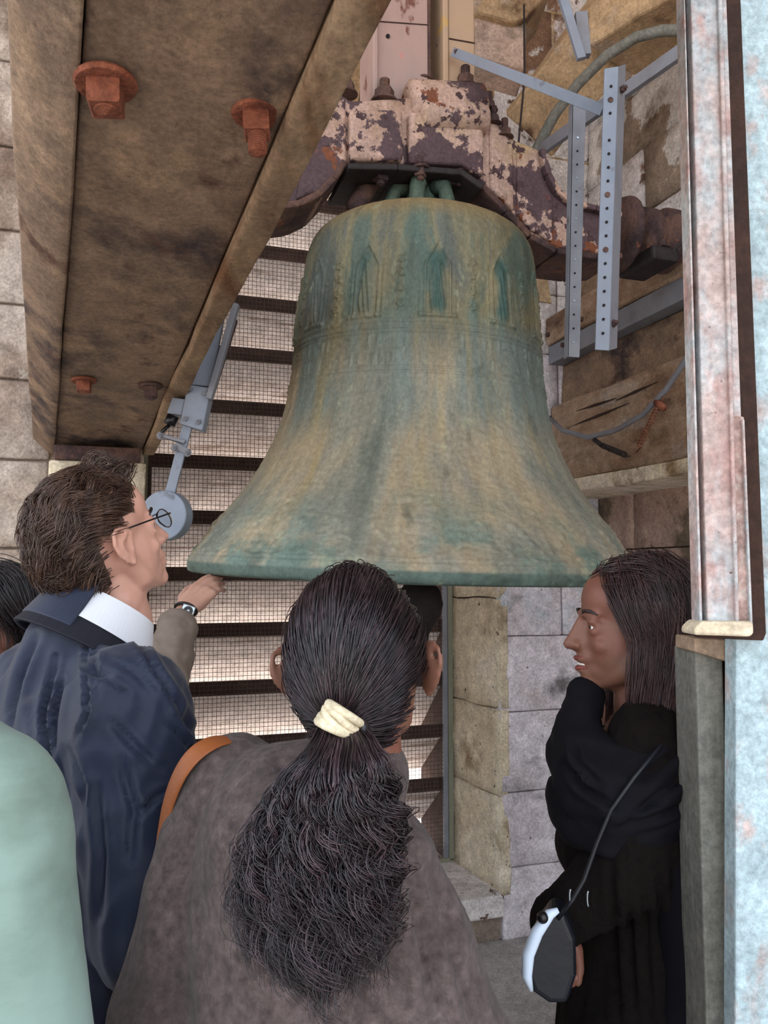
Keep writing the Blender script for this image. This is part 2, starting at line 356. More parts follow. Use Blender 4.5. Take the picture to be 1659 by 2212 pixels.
# ashlar courses: left of the opening, then right of it, then above the arch
z = .0; row = 0
while z < 5.2:
    h = rng.uniform(.30, .42)
    # jamb block (the pier the timber beam lands on) is a clean, wider stone
    stone(-.26, UL-.002, z+.004, z+h-.004, VI+.03, M['stone_pale'], .05)
    u = -.275
    while u > -1.7:
        w = rng.uniform(.35, .65); stone(u-w+.006, u-.006, z+.005, z+h-.005, VI+.03, M['stone'], rng.uniform(.02, .035)); u -= w
    u = UR_
    first = True
    while u < 2.34:
        w = rng.uniform(.3, .6) if not first else rng.choice([.34, .52])
        w = min(w, 2.36-u) if 2.36-u-w > .12 else 2.36-u
        stone(u+(0 if first else .003), u+w-.003, z+.002, z+h-.002, VI+.03, M['plaster'] if z < 2.6 else M['whitewash'], .03, amp=.004); u += w; first = False
    z += h; row += 1
# right jamb reveal stones (the splayed, pale side of the opening)
z = SILL
for h in (.46, .40, .52, .44, .50, .53):
    b = MB().add([U(UR_-.004, VI-.005, z+.004), U(UR_-.07, VM+.02, z+.004), U(UR_+.1, VM+.02, z+.004), U(UR_+.04, VI, z+.004),
                  U(UR_-.004, VI-.005, z+h-.004), U(UR_-.07, VM+.02, z+h-.004), U(UR_+.1, VM+.02, z+h-.004), U(UR_+.04, VI, z+h-.004)],
                 [(0,1,2,3),(7,6,5,4),(0,4,5,1),(1,5,6,2),(2,6,7,3),(3,7,4,0)])
    o = b.build('jamb_stone', M['stone_pale'], wall_back); roughen(o, 5, .012, 6); [setattr(p_, 'use_smooth', True) for p_ in o.data.polygons]
    z += h
# voussoirs of the arch, each a stone
NV = 11
for k in range(NV):
    a0, a1 = math.pi*k/NV + .012, math.pi*(k+1)/NV - .012
    r0, r1 = RAD-.002, RAD+.30
    pts = [U(UC+r*math.cos(a), VI-.01, SPR+r*math.sin(a)) for r, a in ((r0, a0), (r1, a0), (r1, a1), (r0, (a1)), (r0, (a0+a1)/2))]
    o = MB().prism(pts, U(0, 1, 0)*.46).build('voussoir', M['stone_gold_lit'], wall_back); roughen(o, 2, .006, 6)
z = SPR + .35
for r_ in range(4):
    u = -.2
    while u < 2.3:
        w = rng.uniform(.35, .6)
        if math.hypot(u+w/2-UC, z+.17-SPR) > RAD+.42: stone(u, u+w-.01, z, z+.335, VI+.03, M['stone_gold_lit'], .025)
        u += w
    z += .345
sill = MB().add([U(UL, VI-.02, SILL+.02), U(UR_, VI-.02, SILL+.02), U(UR_-.05, 4.45, SILL+.05), U(UL, 4.45, SILL+.05), U(UL, VI-.02, SILL-.08), U(UR_, VI-.02, SILL-.08), U(UR_-.05, 4.45, SILL-.08), U(UL, 4.45, SILL-.08)],
                [(3,2,1,0),(4,5,6,7),(0,1,5,4),(1,2,6,5),(2,3,7,6),(3,0,4,7)]).build('sill', M['whitewash'], wall_back, bevel=.008)  # white coat puts the sunlit brightness of the sill into its colour

# right wall, running back along v
WR = 2.30
wr = MB().ubox(WR+.03, 2.9, -.6, VI+.6, 0, 5.4).build('wall_right', M['mortar']); tag(wr, kind='structure')
z = 0
while z < 5.2:
    h = rng.uniform(.30, .46); v = 1.2 - rng.uniform(0, .4)
    while v < VI:
        w = min(rng.uniform(.35, .7), VI-v)
        if w > .05:
            mm = M['plaster_brown'] if z < 2.2 else (M['rubble'] if rng.random() < .7 else M['whitewash'])
            b = MB().ubox(WR-rng.uniform(0, .015) - (.02 if z > 2.9 else 0), WR+.05, v+.004, v+w-.004, z+.003, z+h-.003)
            o = b.build('stone', mm, wr); roughen(o, 4, .004 if z < 2.2 else .014, 5)
            for p_ in o.data.polygons: p_.use_smooth = True
        v += w
    z += h
wl = MB().ubox(-2.2, -2.0, -.6, 3.9, 0, 1.0).build('wall_left', M['stone']); tag(wl, kind='structure')
ce = MB().ubox(-3.4, 3.4, -.9, 4.45, 5.2, 5.5).build('ceiling', M['plaster_brown']); tag(ce, kind='structure')

# ------------------------------------------------------------------ louvres, mesh and its frame
win = empty('window_1', U(UC, 4.05, SILL), 'wooden louvre of weathered slats filling the arched opening behind the mesh', 'louvre'); win['kind'] = 'structure'
del win['category']
DZ = .2745
for k in range(14):
    zt = 2.80 + DZ*(5-k)
    if zt < .25: continue
    half = RAD+.02
    if zt > SPR: half = math.sqrt(max(.01, RAD*RAD - (zt-SPR)**2))
    if zt > SPR+RAD-.05: continue
    w0, w1 = UC-half+.0, UC+half
    p = rng.uniform(-.006, .006)
    # underside board: inner edge high, outer edge low
    tk = .050; dep = .31; drop = .275 if zt > .9 else .24
    nn = 12; vs = []; fs = []
    for i in range(nn+1):
        u = w0 + (w1-w0)*i/nn; j = p + .006*noise.noise(Vector((u*3, k*7.3, 0)))
        vs += [U(u, 4.03, zt+j+.028), U(u, 4.03, zt+j-.028), U(u, 4.03+dep, zt+j-.028-drop), U(u, 4.03+dep, zt+j+.028-drop)]
    for i in range(nn):
        a, b_ = i*4, i*4+4
        fs += [(a, a+1, b_+1, b_), (a+1, a+2, b_+2, b_+1), (a+2, a+3, b_+3, b_+2), (a+3, a, b_, b_+3)]
    fs += [(3, 2, 1, 0), (nn*4, nn*4+1, nn*4+2, nn*4+3)]
    o = MB().add(vs, fs).build('slat', M['slat'], win, bevel=.004, seg=1)
    fr = MB().add([U(w0, 4.012, zt+p-.034), U(w1, 4.012, zt+p-.034), U(w1, 4.012, zt+p+.034), U(w0, 4.012, zt+p+.034),
                   U(w0, 4.03, zt+p-.034), U(w1, 4.03, zt+p-.034), U(w1, 4.03, zt+p+.034), U(w0, 4.03, zt+p+.034)],
                  [(0,1,2,3),(7,6,5,4),(0,4,5,1),(1,5,6,2),(2,6,7,3),(3,7,4,0)])
    fr.build('shaded_edge', M['slat_edge'], o, bevel=.005, seg=1)  # strip whose dark colour stands for the unlit edge of the slat
for uu in (UL+.015, UR_-.10): MB().ubox(uu, uu+.035, 4.0, 4.34, SILL+.03, SPR+.25).build('stile', M['slat_edge'], win, bevel=.004)

ms = empty('mesh_screen', U(UC, VM, SILL), 'fine square wire mesh screen in a grey green steel frame before the louvres', 'screen')
wm = MB(); sp_ = .0205; u = UL+.02
def top_at(u): return SPR + math.sqrt(max(0, RAD**2 - (u-UC)**2))
while u < UR_-.075:
    wm.tube([U(u, VM, SILL+.05), U(u, VM, top_at(u)-.01)], .0011, 4, cap=False); u += sp_
z = SILL+.05
while z < SPR+RAD-.03:
    hw = RAD-.02 if z < SPR else math.sqrt(RAD**2-(z-SPR)**2)
    wm.tube([U(UC-hw, VM-.001, z), U(min(UC+hw, UR_-.075), VM-.001, z)], .0011, 4, cap=False); z += sp_
wire = wm.build('wire_mesh', M['wire'], ms); wire['kind'] = 'stuff'
for (a, b) in ((UL+.006, UL+.03),):
    MB().ubox(a, b, VM-.02, VM+.012, SILL+.03, SPR+.1).build('frame_bar', M['frame_green'], ms, bevel=.003)
MB().ubox(UR_-.092, UR_-.065, VM-.012, VM+.01, SILL+.04, SPR+.1).build('frame_bar', M['frame_green'], ms, bevel=.003)
MB().ubox(UR_-.118, UR_-.092, VM-.004, VM+.014, SILL+.04, SPR+.1).build('frame_bar', M['galv'], ms, bevel=.003)
MB().ubox(UL+.006, UR_-.065, VM-.012, VM+.012, SILL+.03, SILL+.055).build('frame_bar', M['frame_green'], ms, bevel=.003)
pts = [U(UC+(RAD-.02)*math.cos(math.pi*i/24), VM, SPR+(RAD-.02)*math.sin(math.pi*i/24)) for i in range(25)]
MB().tube(pts, .012, 6).build('frame_bar', M['frame_green'], ms)
#@@SECTION bell
# ------------------------------------------------------------------ the bell
BC = P(889, 1247, 2.70); BC.z = 1.695
BM = Matrix.Translation(BC) @ Matrix.Rotation(math.radians(1.6), 4, 'Y') @ Matrix.Rotation(math.radians(1.8), 4, 'X')
bell = empty('bell', BC, 'large old bronze bell with green brown patina hanging from a rusty iron yoke', 'bell')
prof = [(.690, .0), (.722, .004), (.726, .03), (.716, .055), (.674, .112), (.645, .156), (.598, .214), (.542, .290), (.502, .36), (.469, .43), (.445, .50), (.4285, .58), (.417, .65),
        (.411, .72), (.401, .83), (.393, .92), (.388, .987), (.380, 1.045), (.368, 1.085), (.346, 1.118), (.305, 1.146), (.25, 1.168), (.18, 1.184), (.09, 1.194), (.012, 1.197)]
# arc length resample with Catmull-Rom
pp = np.array(prof)
def catmull(pts, n):
    out = []
    Q = np.vstack([2*pts[0]-pts[1], pts, 2*pts[-1]-pts[-2]])
    for i in range(1, len(Q)-2):
        for t in np.linspace(0, 1, n, endpoint=False):
            a, b, c, d = Q[i-1], Q[i], Q[i+1], Q[i+2]
            out.append(.5*((2*b)+(-a+c)*t+(2*a-5*b+4*c-d)*t*t+(-a+3*b-3*c+d)*t**3))
    out.append(pts[-1]); return np.array(out)
cv = catmull(pp, 30); sl = np.r_[0, np.cumsum(np.hypot(*np.diff(cv, axis=0).T))]
NS, NT = 520, 720
s_ = np.linspace(0, sl[-1], NS); R0 = np.interp(s_, sl, cv[:, 0]); Z0 = np.interp(s_, sl, cv[:, 1])
th = np.linspace(0, 2*math.pi, NT, endpoint=False)
TT, ZZ = np.meshgrid(th, Z0); RR = np.repeat(R0[:, None], NT, 1)
Hh = np.zeros_like(TT); DK = np.zeros_like(TT)
def bump1(x, w): return np.exp(-(x/w)**2)
for zc, w, h in ((.724, .0032, .005), (.711, .0025, .004), (.744, .006, .004), (.606, .003, .005), (.592, .004, .004), (.657, .002, .0025), (.064, .003, .003), (.052, .0022, .0022)):
    Hh += bump1(ZZ-zc, w)*h
# inscription band: two rows of worn raised characters (illegible in the photograph), as irregular upright strokes
rb = np.random.RandomState(7)
for zc in (.685, .631):
    a = 0
    while a < 2*math.pi-.03:
        wch = rb.uniform(.022, .036)/.41
        for _ in range(rb.randint(2, 4)):
            ac = a + rb.uniform(.1, .9)*wch; z0 = zc+rb.uniform(-.012, .012)
            if rb.rand() < .55: m_ = bump1(TT-ac, .0036/.41*1.2)*(1/(1+np.exp((np.abs(ZZ-zc)-.016)/.0018)))
            else: m_ = bump1(ZZ-z0, .0026)*(1/(1+np.exp((np.abs(TT-ac)-.010/.41)/(.0018/.41))))
            Hh = np.maximum(Hh, m_*.0036)
        a += wch + .008/.41
def sm(x): return 1/(1+np.exp(x))
# gothic niches with figures and rosettes around the shoulder; angle -90deg faces the camera
a_cam = -math.pi/2
dth = 2*math.pi/24
for k in range(24):
    ac = (a_cam + .10 + k*dth) % (2*math.pi)
    X = ((TT-ac+math.pi) % (2*math.pi) - math.pi)*.395; Y = (ZZ - .755)/1.17; Hs = Hh; Hh = np.zeros_like(TT)
    if k % 2 == 0:      # niche: two colonnettes, pointed hood, figure
        for s in (-1, 1):
            Hh += bump1(X-s*.036, .0032)*sm((np.abs(Y-.068)-.067)/.003)*.005
            Hh += bump1(X-s*.050, .0022)*sm((np.abs(Y-.075)-.075)/.003)*.003
        hood = .135 + .058*(1-np.abs(X)/.037)
        Hh += bump1(Y-hood, .0034)*sm((np.abs(X)-.038)/.001)*.006
        Hh += bump1(Y-.004, .006)*sm((np.abs(X)-.055)/.002)*.006
        wf = .013 + .010*bump1(Y-.05, .035) + .005*bump1(Y-.10, .02)
        Hh += sm((np.abs(X)-wf)/.0022)*sm((np.abs(Y-.07)-.058)/.003)*(.006+.0022*np.sin(X*420+Y*60))
        Hh += np.exp(-((X/.011)**2+((Y-.138)/.012)**2))*.008
        msk = sm((np.abs(X)-(.014+.012*bump1(Y-.145, .025)+.009*bump1(Y-.03, .03)))/.003)*sm((np.abs(Y-.095)-.078)/.004)
        if k in (0, 2, 22, 8, 14): DK = np.maximum(DK, msk*(.45 if k == 22 else 1.0))
    else:               # rosettes one above another
        for yc in (.035, .075, .115, .15):
            rr = np.hypot(X, (Y-yc)); fi = np.arctan2(Y-yc, X)
            Hh += .0055*sm((rr-(.013+.004*np.cos(5*fi+yc*90)))/.0018)*(.6+.4*np.cos(rr*700))
    Hh = Hs + Hh*1.45
# leaf palmettes over the sound bow
dth2 = 2*math.pi/11
for k in range(11):
    ac = (a_cam - .06 + k*dth2) % (2*math.pi)
    X = ((TT-ac+math.pi) % (2*math.pi) - math.pi)*.62/1.2; Y = (ZZ - .060)/1.2
    fi = np.arctan2(X, Y+.0001); rr = np.hypot(X, Y*1.15)
    near = (rr < .20) & (np.abs(fi) < 1.5)
    Hh += np.where(near, .0075*np.clip(np.cos(fi*9), 0, 1)**3*sm((rr-.17*(1-.25*np.abs(fi)))/.006)*sm((.02-rr)/.005)*(.6+.4*np.cos(rr*240+np.abs(fi)*6)), 0)*.9
    X2 = ((TT-ac-dth2/2+math.pi) % (2*math.pi) - math.pi)*.64
    rr2 = np.hypot(X2, Y-.03); f2 = np.arctan2(Y-.03, X2)
    Hh += .0035*bump1(rr2-(.045+.012*np.cos(4*f2)), .003)*(rr2 < .08) + .003*bump1(np.sin(f2*6+rr2*40), .35)*(rr2 < .035)
# rim is chipped and slightly wavy
for q9 in range(26):
    ac = rb.uniform(0, 2*math.pi); X9 = ((TT-ac+math.pi) % (2*math.pi) - math.pi)*.72
    Hh -= .007*np.exp(-(X9/rb.uniform(.006, .03))**2)*np.exp(-((ZZ-rb.uniform(.0, .012))/.010)**2)
cn = np.array([noise.noise(Vector((math.cos(a)*9, math.sin(a)*9, 0))) for a in th]); Hh += cn[None, :]*.0022*np.exp(-(ZZ/.05)**2)
rn = rb.normal(0, 1, (NS//4+2, NT//4+2)); rn = np.kron(rn, np.ones((4, 4)))[:NS, :NT]; rn = (rn+np.roll(rn, 1, 0)+np.roll(rn, 2, 0)+np.roll(rn, 1, 1)+np.roll(rn, 2, 1))/5
Hh += rn*.0007
RRd = RR + Hh
sx = RRd*np.cos(TT); sy = RRd*np.sin(TT)
vt = np.stack([sx, sy, ZZ], -1).reshape(-1, 3)
idx = np.arange(NS*NT).reshape(NS, NT); nx = np.roll(idx, -1, 1)
q = np.stack([idx[:-1], nx[:-1], nx[1:], idx[1:]], -1).reshape(-1, 4)
# inner surface
pin = np.array([(.690, 0), (.655, .03), (.60, .13), (.53, .24), (.46, .36), (.40, .52), (.37, .72), (.35, .95), (.32, 1.09), (.2, 1.15), (.01, 1.17)])
ni = len(pin); tI = th[::6]; ntI = len(tI)
vi = np.array([[r*math.cos(a), r*math.sin(a), z] for r, z in pin for a in tI])
iI = np.arange(ni*ntI).reshape(ni, ntI); nI = np.roll(iI, -1, 1)
qi = np.stack([iI[:-1], iI[1:], nI[1:], nI[:-1]], -1).reshape(-1, 4)
Mn = np.array(Matrix.Translation(-BC) @ BM)
def xf(v): return v @ Mn[:3, :3].T + Mn[:3, 3]
def np_mesh(name, v, f):
    me = bpy.data.meshes.new(name); me.vertices.add(len(v)); me.vertices.foreach_set('co', np.ascontiguousarray(v, dtype=np.float32).ravel())
    k = f.shape[1]; me.loops.add(f.size); me.loops.foreach_set('vertex_index', np.ascontiguousarray(f, dtype=np.int32).ravel())
    me.polygons.add(len(f)); me.polygons.foreach_set('loop_start', np.arange(0, f.size, k, dtype=np.int32))
    me.update(calc_edges=True); me.validate(); me.polygons.foreach_set('use_smooth', [True]*len(me.polygons)); return me
me = np_mesh('bell_body', xf(vt), q)
at = me.attributes.new('niche', 'FLOAT', 'POINT'); at.data.foreach_set('value', DK.ravel().astype(np.float32))
fv = np.stack([np.cos(TT)*.42, np.sin(TT)*.42, np.repeat(s_[:, None], NT, 1)], -1).reshape(-1, 3).astype(np.float32)
fa = me.attributes.new('flow', 'FLOAT_VECTOR', 'POINT'); fa.data.foreach_set('vector', fv.ravel())
hg = me.attributes.new('height', 'FLOAT', 'POINT'); hg.data.foreach_set('value', ZZ.ravel().astype(np.float32))
# patina: noise in (angle, height) streaks
pm = bpy.data.materials.new('patina'); pm.use_nodes = True; t = pm.node_tree; N = t.nodes; L = t.links; b = N['Principled BSDF']
b.inputs['Roughness'].default_value = .66; b.inputs['Metallic'].default_value = .15; b.inputs['Specular IOR Level'].default_value = .45
fl_a = N.new('ShaderNodeAttribute'); fl_a.attribute_name = 'flow'
def nz(scale, st, loc=(0, 0, 0), detail=7, rg=.6, dist=0.):
    mp = N.new('ShaderNodeMapping'); mp.inputs['Scale'].default_value = st; mp.inputs['Location'].default_value = loc
    n = N.new('ShaderNodeTexNoise'); n.inputs['Scale'].default_value = scale; n.inputs['Detail'].default_value = detail; n.inputs['Roughness'].default_value = rg; n.inputs['Distortion'].default_value = dist
    L.new(fl_a.outputs['Vector'], mp.inputs[0]); L.new(mp.outputs[0], n.inputs[0]); return n.outputs[0]
def ramp(src, stops):
    r = N.new('ShaderNodeValToRGB'); el = r.color_ramp.elements
    for i, (p_, c) in enumerate(stops):
        x = el[i] if i < 2 else el.new(p_)
        x.position = p_; x.color = lin(c) if len(c) == 3 else c
    L.new(src, r.inputs[0]); return r.outputs[0]
def mixc(f, a, b_):
    m = N.new('ShaderNodeMix'); m.data_type = 'RGBA'
    L.new(f, m.inputs[0]) if not isinstance(f, float) else setattr(m.inputs[0], 'default_value', f)
    for s, x in ((6, a), (7, b_)):
        if isinstance(x, tuple): m.inputs[s].default_value = lin(x)
        else: L.new(x, m.inputs[s])
    return m.outputs[2]
def mapr(src, lo, hi, a=0., b_=1.):
    r = N.new('ShaderNodeMapRange'); r.interpolation_type = 'SMOOTHSTEP'
    for i, x in enumerate((lo, hi, a, b_)): r.inputs[i+1].default_value = x
    L.new(src, r.inputs[0]); return r.outputs[0]
def mul(a, b_):
    m = N.new('ShaderNodeMath'); m.operation = 'MULTIPLY'; L.new(a, m.inputs[0])
    L.new(b_, m.inputs[1]) if not isinstance(b_, float) else setattr(m.inputs[1], 'default_value', b_)
    return m.outputs[0]
h_ = N.new('ShaderNodeAttribute'); h_.attribute_name = 'height'; ht = h_.outputs['Fac']
n_ = N.new('ShaderNodeAttribute'); n_.attribute_name = 'niche'; nc = n_.outputs['Fac']
lower = ramp(nz(4.5, (1, 1, .22), dist=.35), [(.28, (96, 106, 98)), (.40, (134, 132, 118)), (.50, (160, 146, 120)), (.60, (140, 136, 122)), (.72, (108, 118, 110))])
upper = ramp(nz(5.5, (1, 1, .28), (4, 2, 1), dist=.5), [(.28, (78, 92, 88)), (.40, (96, 98, 88)), (.50, (120, 114, 88)), (.58, (92, 104, 92)), (.68, (80, 98, 88)), (.76, (108, 108, 90))])
col = mixc(mapr(ht, .57, .74), lower, upper)
# grey-green wash just under the band running down in drips
col = mixc(mul(mul(mapr(ht, .36, .54), mapr(ht, .80, .70)), mapr(nz(6, (1, 1, .15), (9, 1, 3)), .36, .56)), col, (112, 124, 118))
# yellow-ochre runs
col = mixc(mul(mapr(nz(7, (1, 1, .12), (2, 7, 5)), .56, .68), .55), col, (158, 140, 94))
# blue-green blotches at the lip
col = mixc(mul(mapr(ht, .30, .06), mapr(nz(7, (1, 1, .7), (1, 5, 2)), .47, .62)), col, (104, 122, 112))
col = mixc(mapr(ht, .040, .030), col, (84, 100, 92))
col = mixc(mul(mapr(ht, 1.05, 1.14), .85), col, (140, 120, 82))
col = mixc(mul(mapr(nz(16, (1, 1, .4), (6, 6, 6)), .58, .70), .5), col, (72, 78, 68))
col = mixc(mul(mapr(nz(26, (1, 1, .6), (3, 1, 6)), .60, .70), .45), col, (156, 160, 132))
col = mixc(mul(nc, .9), col, (54, 82, 76))
for gs, gr, gz in ((110., .15, .7), (22., .13, .14)):
    g1 = mapr(nz(gs, (1, 1, gz), (gs, 2, 2), 4, .7), .33, .67, 1-gr, 1+gr)
    vm = N.new('ShaderNodeVectorMath'); vm.operation = 'SCALE'; L.new(col, vm.inputs[0]); L.new(g1, vm.inputs[3]); col = vm.outputs[0]
L.new(col, b.inputs['Base Color'])
bp = N.new('ShaderNodeBump'); bp.inputs['Strength'].default_value = .35; bp.inputs['Distance'].default_value = .004
L.new(nz(45, (1, 1, .7)), bp.inputs['Height']); L.new(bp.outputs[0], b.inputs['Normal'])
M['patina'] = pm
link_mesh('bell_body', me, pm, bell)
link_mesh('inner_wall', np_mesh('inner_wall', xf(vi), qi), M['rust_dark'], bell)
# clapper
cl = MB(); cl.tube([BM @ Vector((0, 0, 1.15)), BM @ Vector((.01, 0, .6)), P(905, 1300, 2.7)], [.02, .022, .03], 10)
clap = cl.build('clapper', M['dark_iron'], bell, smooth=True)
c0 = P(907, 1305, 2.72); MB().lathe([(0.001, .085), (.04, .08), (.068, .045), (.078, 0), (.07, -.04), (.045, -.075), (.03, -.10), (.028, -.13), (.001, -.14)], Matrix.Translation(c0), 24).build('clapper_ball', M['dark_iron'], clap, smooth=True)
# crown cannons
cr = MB()
for k in range(6):
    a = math.pi*2*k/6 + .35
    pth = [BM @ Vector((math.cos(a)*.10, math.sin(a)*.10, 1.17)), BM @ Vector((math.cos(a)*.11, math.sin(a)*.11, 1.24)), BM @ Vector((math.cos(a)*.095, math.sin(a)*.095, 1.29)), BM @ Vector((math.cos(a)*.04, math.sin(a)*.04, 1.305))]
    c_ = MB().tube(pth, [.030, .026, .026, .028], 10).build('cannon', M['bronze_green'], bell, smooth=True)
MB().cyl(BM @ Vector((0, 0, 1.17)), BM @ Vector((0, 0, 1.305)), .055, 16).build('crown_post', M['bronze_green'], bell, smooth=True)

# ------------------------------------------------------------------ yoke
VF, VB = 2.40, 2.61
def yk(px, py, v=VF):
    u, z = onv(px, py, v); return U(u, v, z)
yoke = empty('bell_yoke', U(UC, 2.53, 3.1), 'rusty cast iron bell yoke with flaking pink beige paint above the bell', 'yoke')
outline = [(600, 452), (650, 447), (692, 428), (728, 390), (752, 352), (860, 353), (1000, 366), (1045, 396), (1100, 452), (1150, 505), (1205, 536), (1290, 548), (1345, 546),
           (1345, 470), (1290, 456), (1235, 442), (1203, 415), (1183, 378), (1168, 322), (1112, 300), (1100, 282), (1060, 245), (1048, 215), (1010, 200), (760, 216), (735, 200), (690, 240), (640, 300), (600, 330), (540, 345), (470, 352), (450, 470), (540, 472)]
pts = [yk(x, y) for x, y in outline]
yb = MB().prism(pts, U(0, 1, 0)*(VB-VF))
ybo = yb.build('yoke_body', M['flaked'], yoke, bevel=.014, seg=3)
# lower lip flange of arms
def ribbon(pxs, v0, v1, thick, name, m):
    top = [yk(x, y, v0) for x, y in pxs]
    b_ = MB()
    for i in range(len(top)-1):
        a, c = top[i], top[i+1]; n = (c-a).cross(U(0, 1, 0)).normalized()*thick
        b_.prism([a, c, c+n, a+n], U(0, 1, 0)*(v1-v0))
    return b_.build(name, m, yoke, bevel=.006)
ribbon([(1048, 396), (1100, 450), (1150, 503), (1205, 534), (1290, 546), (1345, 544)], VF-.02, VB+.01, -.022, 'arm_flange', M['rust_dark'])
ribbon([(752, 350), (728, 388), (692, 425), (650, 445), (600, 452), (520, 474)], VF-.02, VB+.01, -.022, 'arm_flange', M['rust_dark'])
ribbon([(1168, 320), (1183, 376), (1203, 413), (1235, 440), (1290, 454), (1345, 468)], VF-.03, VB+.03, .02, 'arm_flange', M['flaked'])
ribbon([(752, 350), (860, 352), (1000, 364), (1048, 398)], VF-.035, VB+.03, -.022, 'base_flange', M['dark_iron'])  # dark material paints in the shade under the yoke
# proud boxes on the front
def boss(pxs, dv, m, name='boss', bev=.012):
    return MB().prism([yk(x, y, VF-dv) for x, y in pxs], U(0, 1, 0)*(dv+.02)).build(name, m, yoke, bevel=bev, seg=3)
boss([(757, 235), (870, 235), (872, 345), (757, 345)], .035, M['flaked'])
boss([(660, 300), (748, 205), (750, 345), (735, 372), (690, 415), (640, 430)], .015, M['flaked'])
boss([(885, 240), (1010, 240), (1040, 262), (1048, 300), (1045, 380), (1000, 356), (885, 350)], .03, M['flaked'])
boss([(1058, 262), (1095, 285), (1110, 312), (1112, 455), (1060, 405)], .012, M['flaked'])
boss([(1118, 325), (1160, 330), (1176, 385), (1196, 425), (1196, 522), (1150, 496), (1118, 460)], .012, M['flaked'])
# rounded cap: half cylinders lying along u, over the middle
for (px0, px1, py, r, dv, m) in ((880, 1040, 224, .075, .0, M["flaked"]), (905, 1048, 252, .055, .035, M['flaked'])):
    a = yk(px0, py, VF+.03-dv); b_ = yk(px1, py+8, VF+.03-dv); d = (b_-a)
    m_ = MB().tube([a-d*.0, a+d*.04, a+d*.96, b_], [r*.8, r, r, r*.8], 20); m_.build('cap', m, yoke, smooth=True)
# bolts on the yoke: stud, nut, washer
def nut_bolt(c, ax, s, m, L_=.05, parent=None, name='bolt', sides=6, rotk=.3, washer=True):
    ax = Vector(ax).normalized(); x, y = frame(ax); M4 = Matrix((x, y, ax)).transposed().to_4x4(); M4.translation = Vector(c); M4 = M4 @ Matrix.Rotation(rotk, 4, 'Z')
    o = MB()
    if washer: o.lathe([(.0001, 0), (s*1.35, 0), (s*1.4, s*.12), (s*1.3, s*.28), (.0001, s*.3)], M4, 20)
    wz = s*.25 if washer else 0
    o.lathe([(.0001, wz), (s*.98, wz), (s*1.0, wz+s*.1), (s*1.0, wz+s*1.05), (s*.9, wz+s*1.15), (.0001, wz+s*1.15)], M4, sides)
    pr = [(.0001, wz)]; zz = wz+s*1.1
    while zz < wz+s*1.1+L_: pr += [(s*.50, zz), (s*.54, zz+s*.06), (s*.50, zz+s*.12)]; zz += s*.14
    pr += [(s*.42, zz), (.0001, zz+.004)]; o.lathe(pr, M4, 12)
    return o.build(name, m, parent, smooth=False)
top_bolts = [(748, 205, VF+.03, .022), (830, 222, VF+.03, .026), (915, 178, VF+.10, .022), (1005, 190, VF+.06, .024), (1056, 240, VF+.03, .018), (1066, 268, VF+.0, .016), (1090, 298, VF+.0, .018), (955, 178, VB-.04, .018), (860, 180, VB-.04, .018)]
for (x, y, v, s) in top_bolts:
    nut_bolt(yk(x, y, v), (0.02, 0, 1), s*1.25, M['rust_dark'], .035, yoke, rotk=rng.uniform(0, 1))
for (x, y, v, s) in ((822, 368, VF+.02, .026), (908, 362, VF-.02, .022), (993, 372, VF+.02, .024), (850, 366, VB, .024), (960, 370, VB, .024)):
    nut_bolt(yk(x, y, v), (0, 0, -1), s, M['rust_dark'], .012, yoke, sides=4, rotk=rng.uniform(0, 1.5))
# big clamping plate over the crown
MB().ubox(UC-.24, UC+.24, VF+.02, VB-.02, 3.005, 3.035).build('clamp_plate', M['dark_iron'], yoke, bevel=.006)  # near-black colour stands for the shade below the yoke
for (x0, y0, x1, y1) in ((1020, 415, 1080, 445), (800, 395, 770, 445)):
    MB().cap(yk(x0, y0, VF+.1), .03, yk(x1, y1, VF+.1), .035).build('lug', M['rust_dark'], yoke, smooth=True)
# axle stub and bearing on the right
uR, zR = onv(1345, 508, 2.53)
MB().cyl(U(uR-.02, 2.53, zR), U(uR+.07, 2.53, zR), .055, 20).build('axle', M['rust_dark'], yoke, smooth=True)
MB().lathe([(.001, 0), (.085, 0), (.135, .012), (.14, .03), (.128, .034), (.12, .022), (.07, .022), (.001, .03)], Matrix.Translation(U(uR-.03, 2.53, zR)) @ Matrix.Rotation(TH, 4, 'Z') @ Matrix.Rotation(math.pi/2, 4, 'Y'), 32).build('end_disc', M['rust_dark'], yoke, smooth=True)
brg = empty('bearing_block', U(uR+.14, 2.53, 2.95), 'dark iron bearing block with a ribbed cap carrying the right end of the yoke', 'bearing')
MB().lathe([(.001, 0), (.07, 0), (.11, .015), (.11, .06), (.09, .08), (.09, .10), (.12, .115), (.12, .155), (.05, .17), (.001, .17)], Matrix.Translation(U(uR+.05, 2.53, zR)) @ Matrix.Rotation(TH, 4, 'Z') @ Matrix.Rotation(math.pi/2, 4, 'Y'), 28).build('housing', M['rust_dark'], brg, smooth=True)
MB().ubox(uR+.05, uR+.17, 2.42, 2.64, zR-.125, zR-.07).build('foot', M['dark_iron'], brg, bevel=.012)
for dv in (-.11, .11): nut_bolt(U(uR+.11, 2.53+dv*.8, zR-.07), (0, 0, 1), .02, M['rust_dark'], .03, brg)

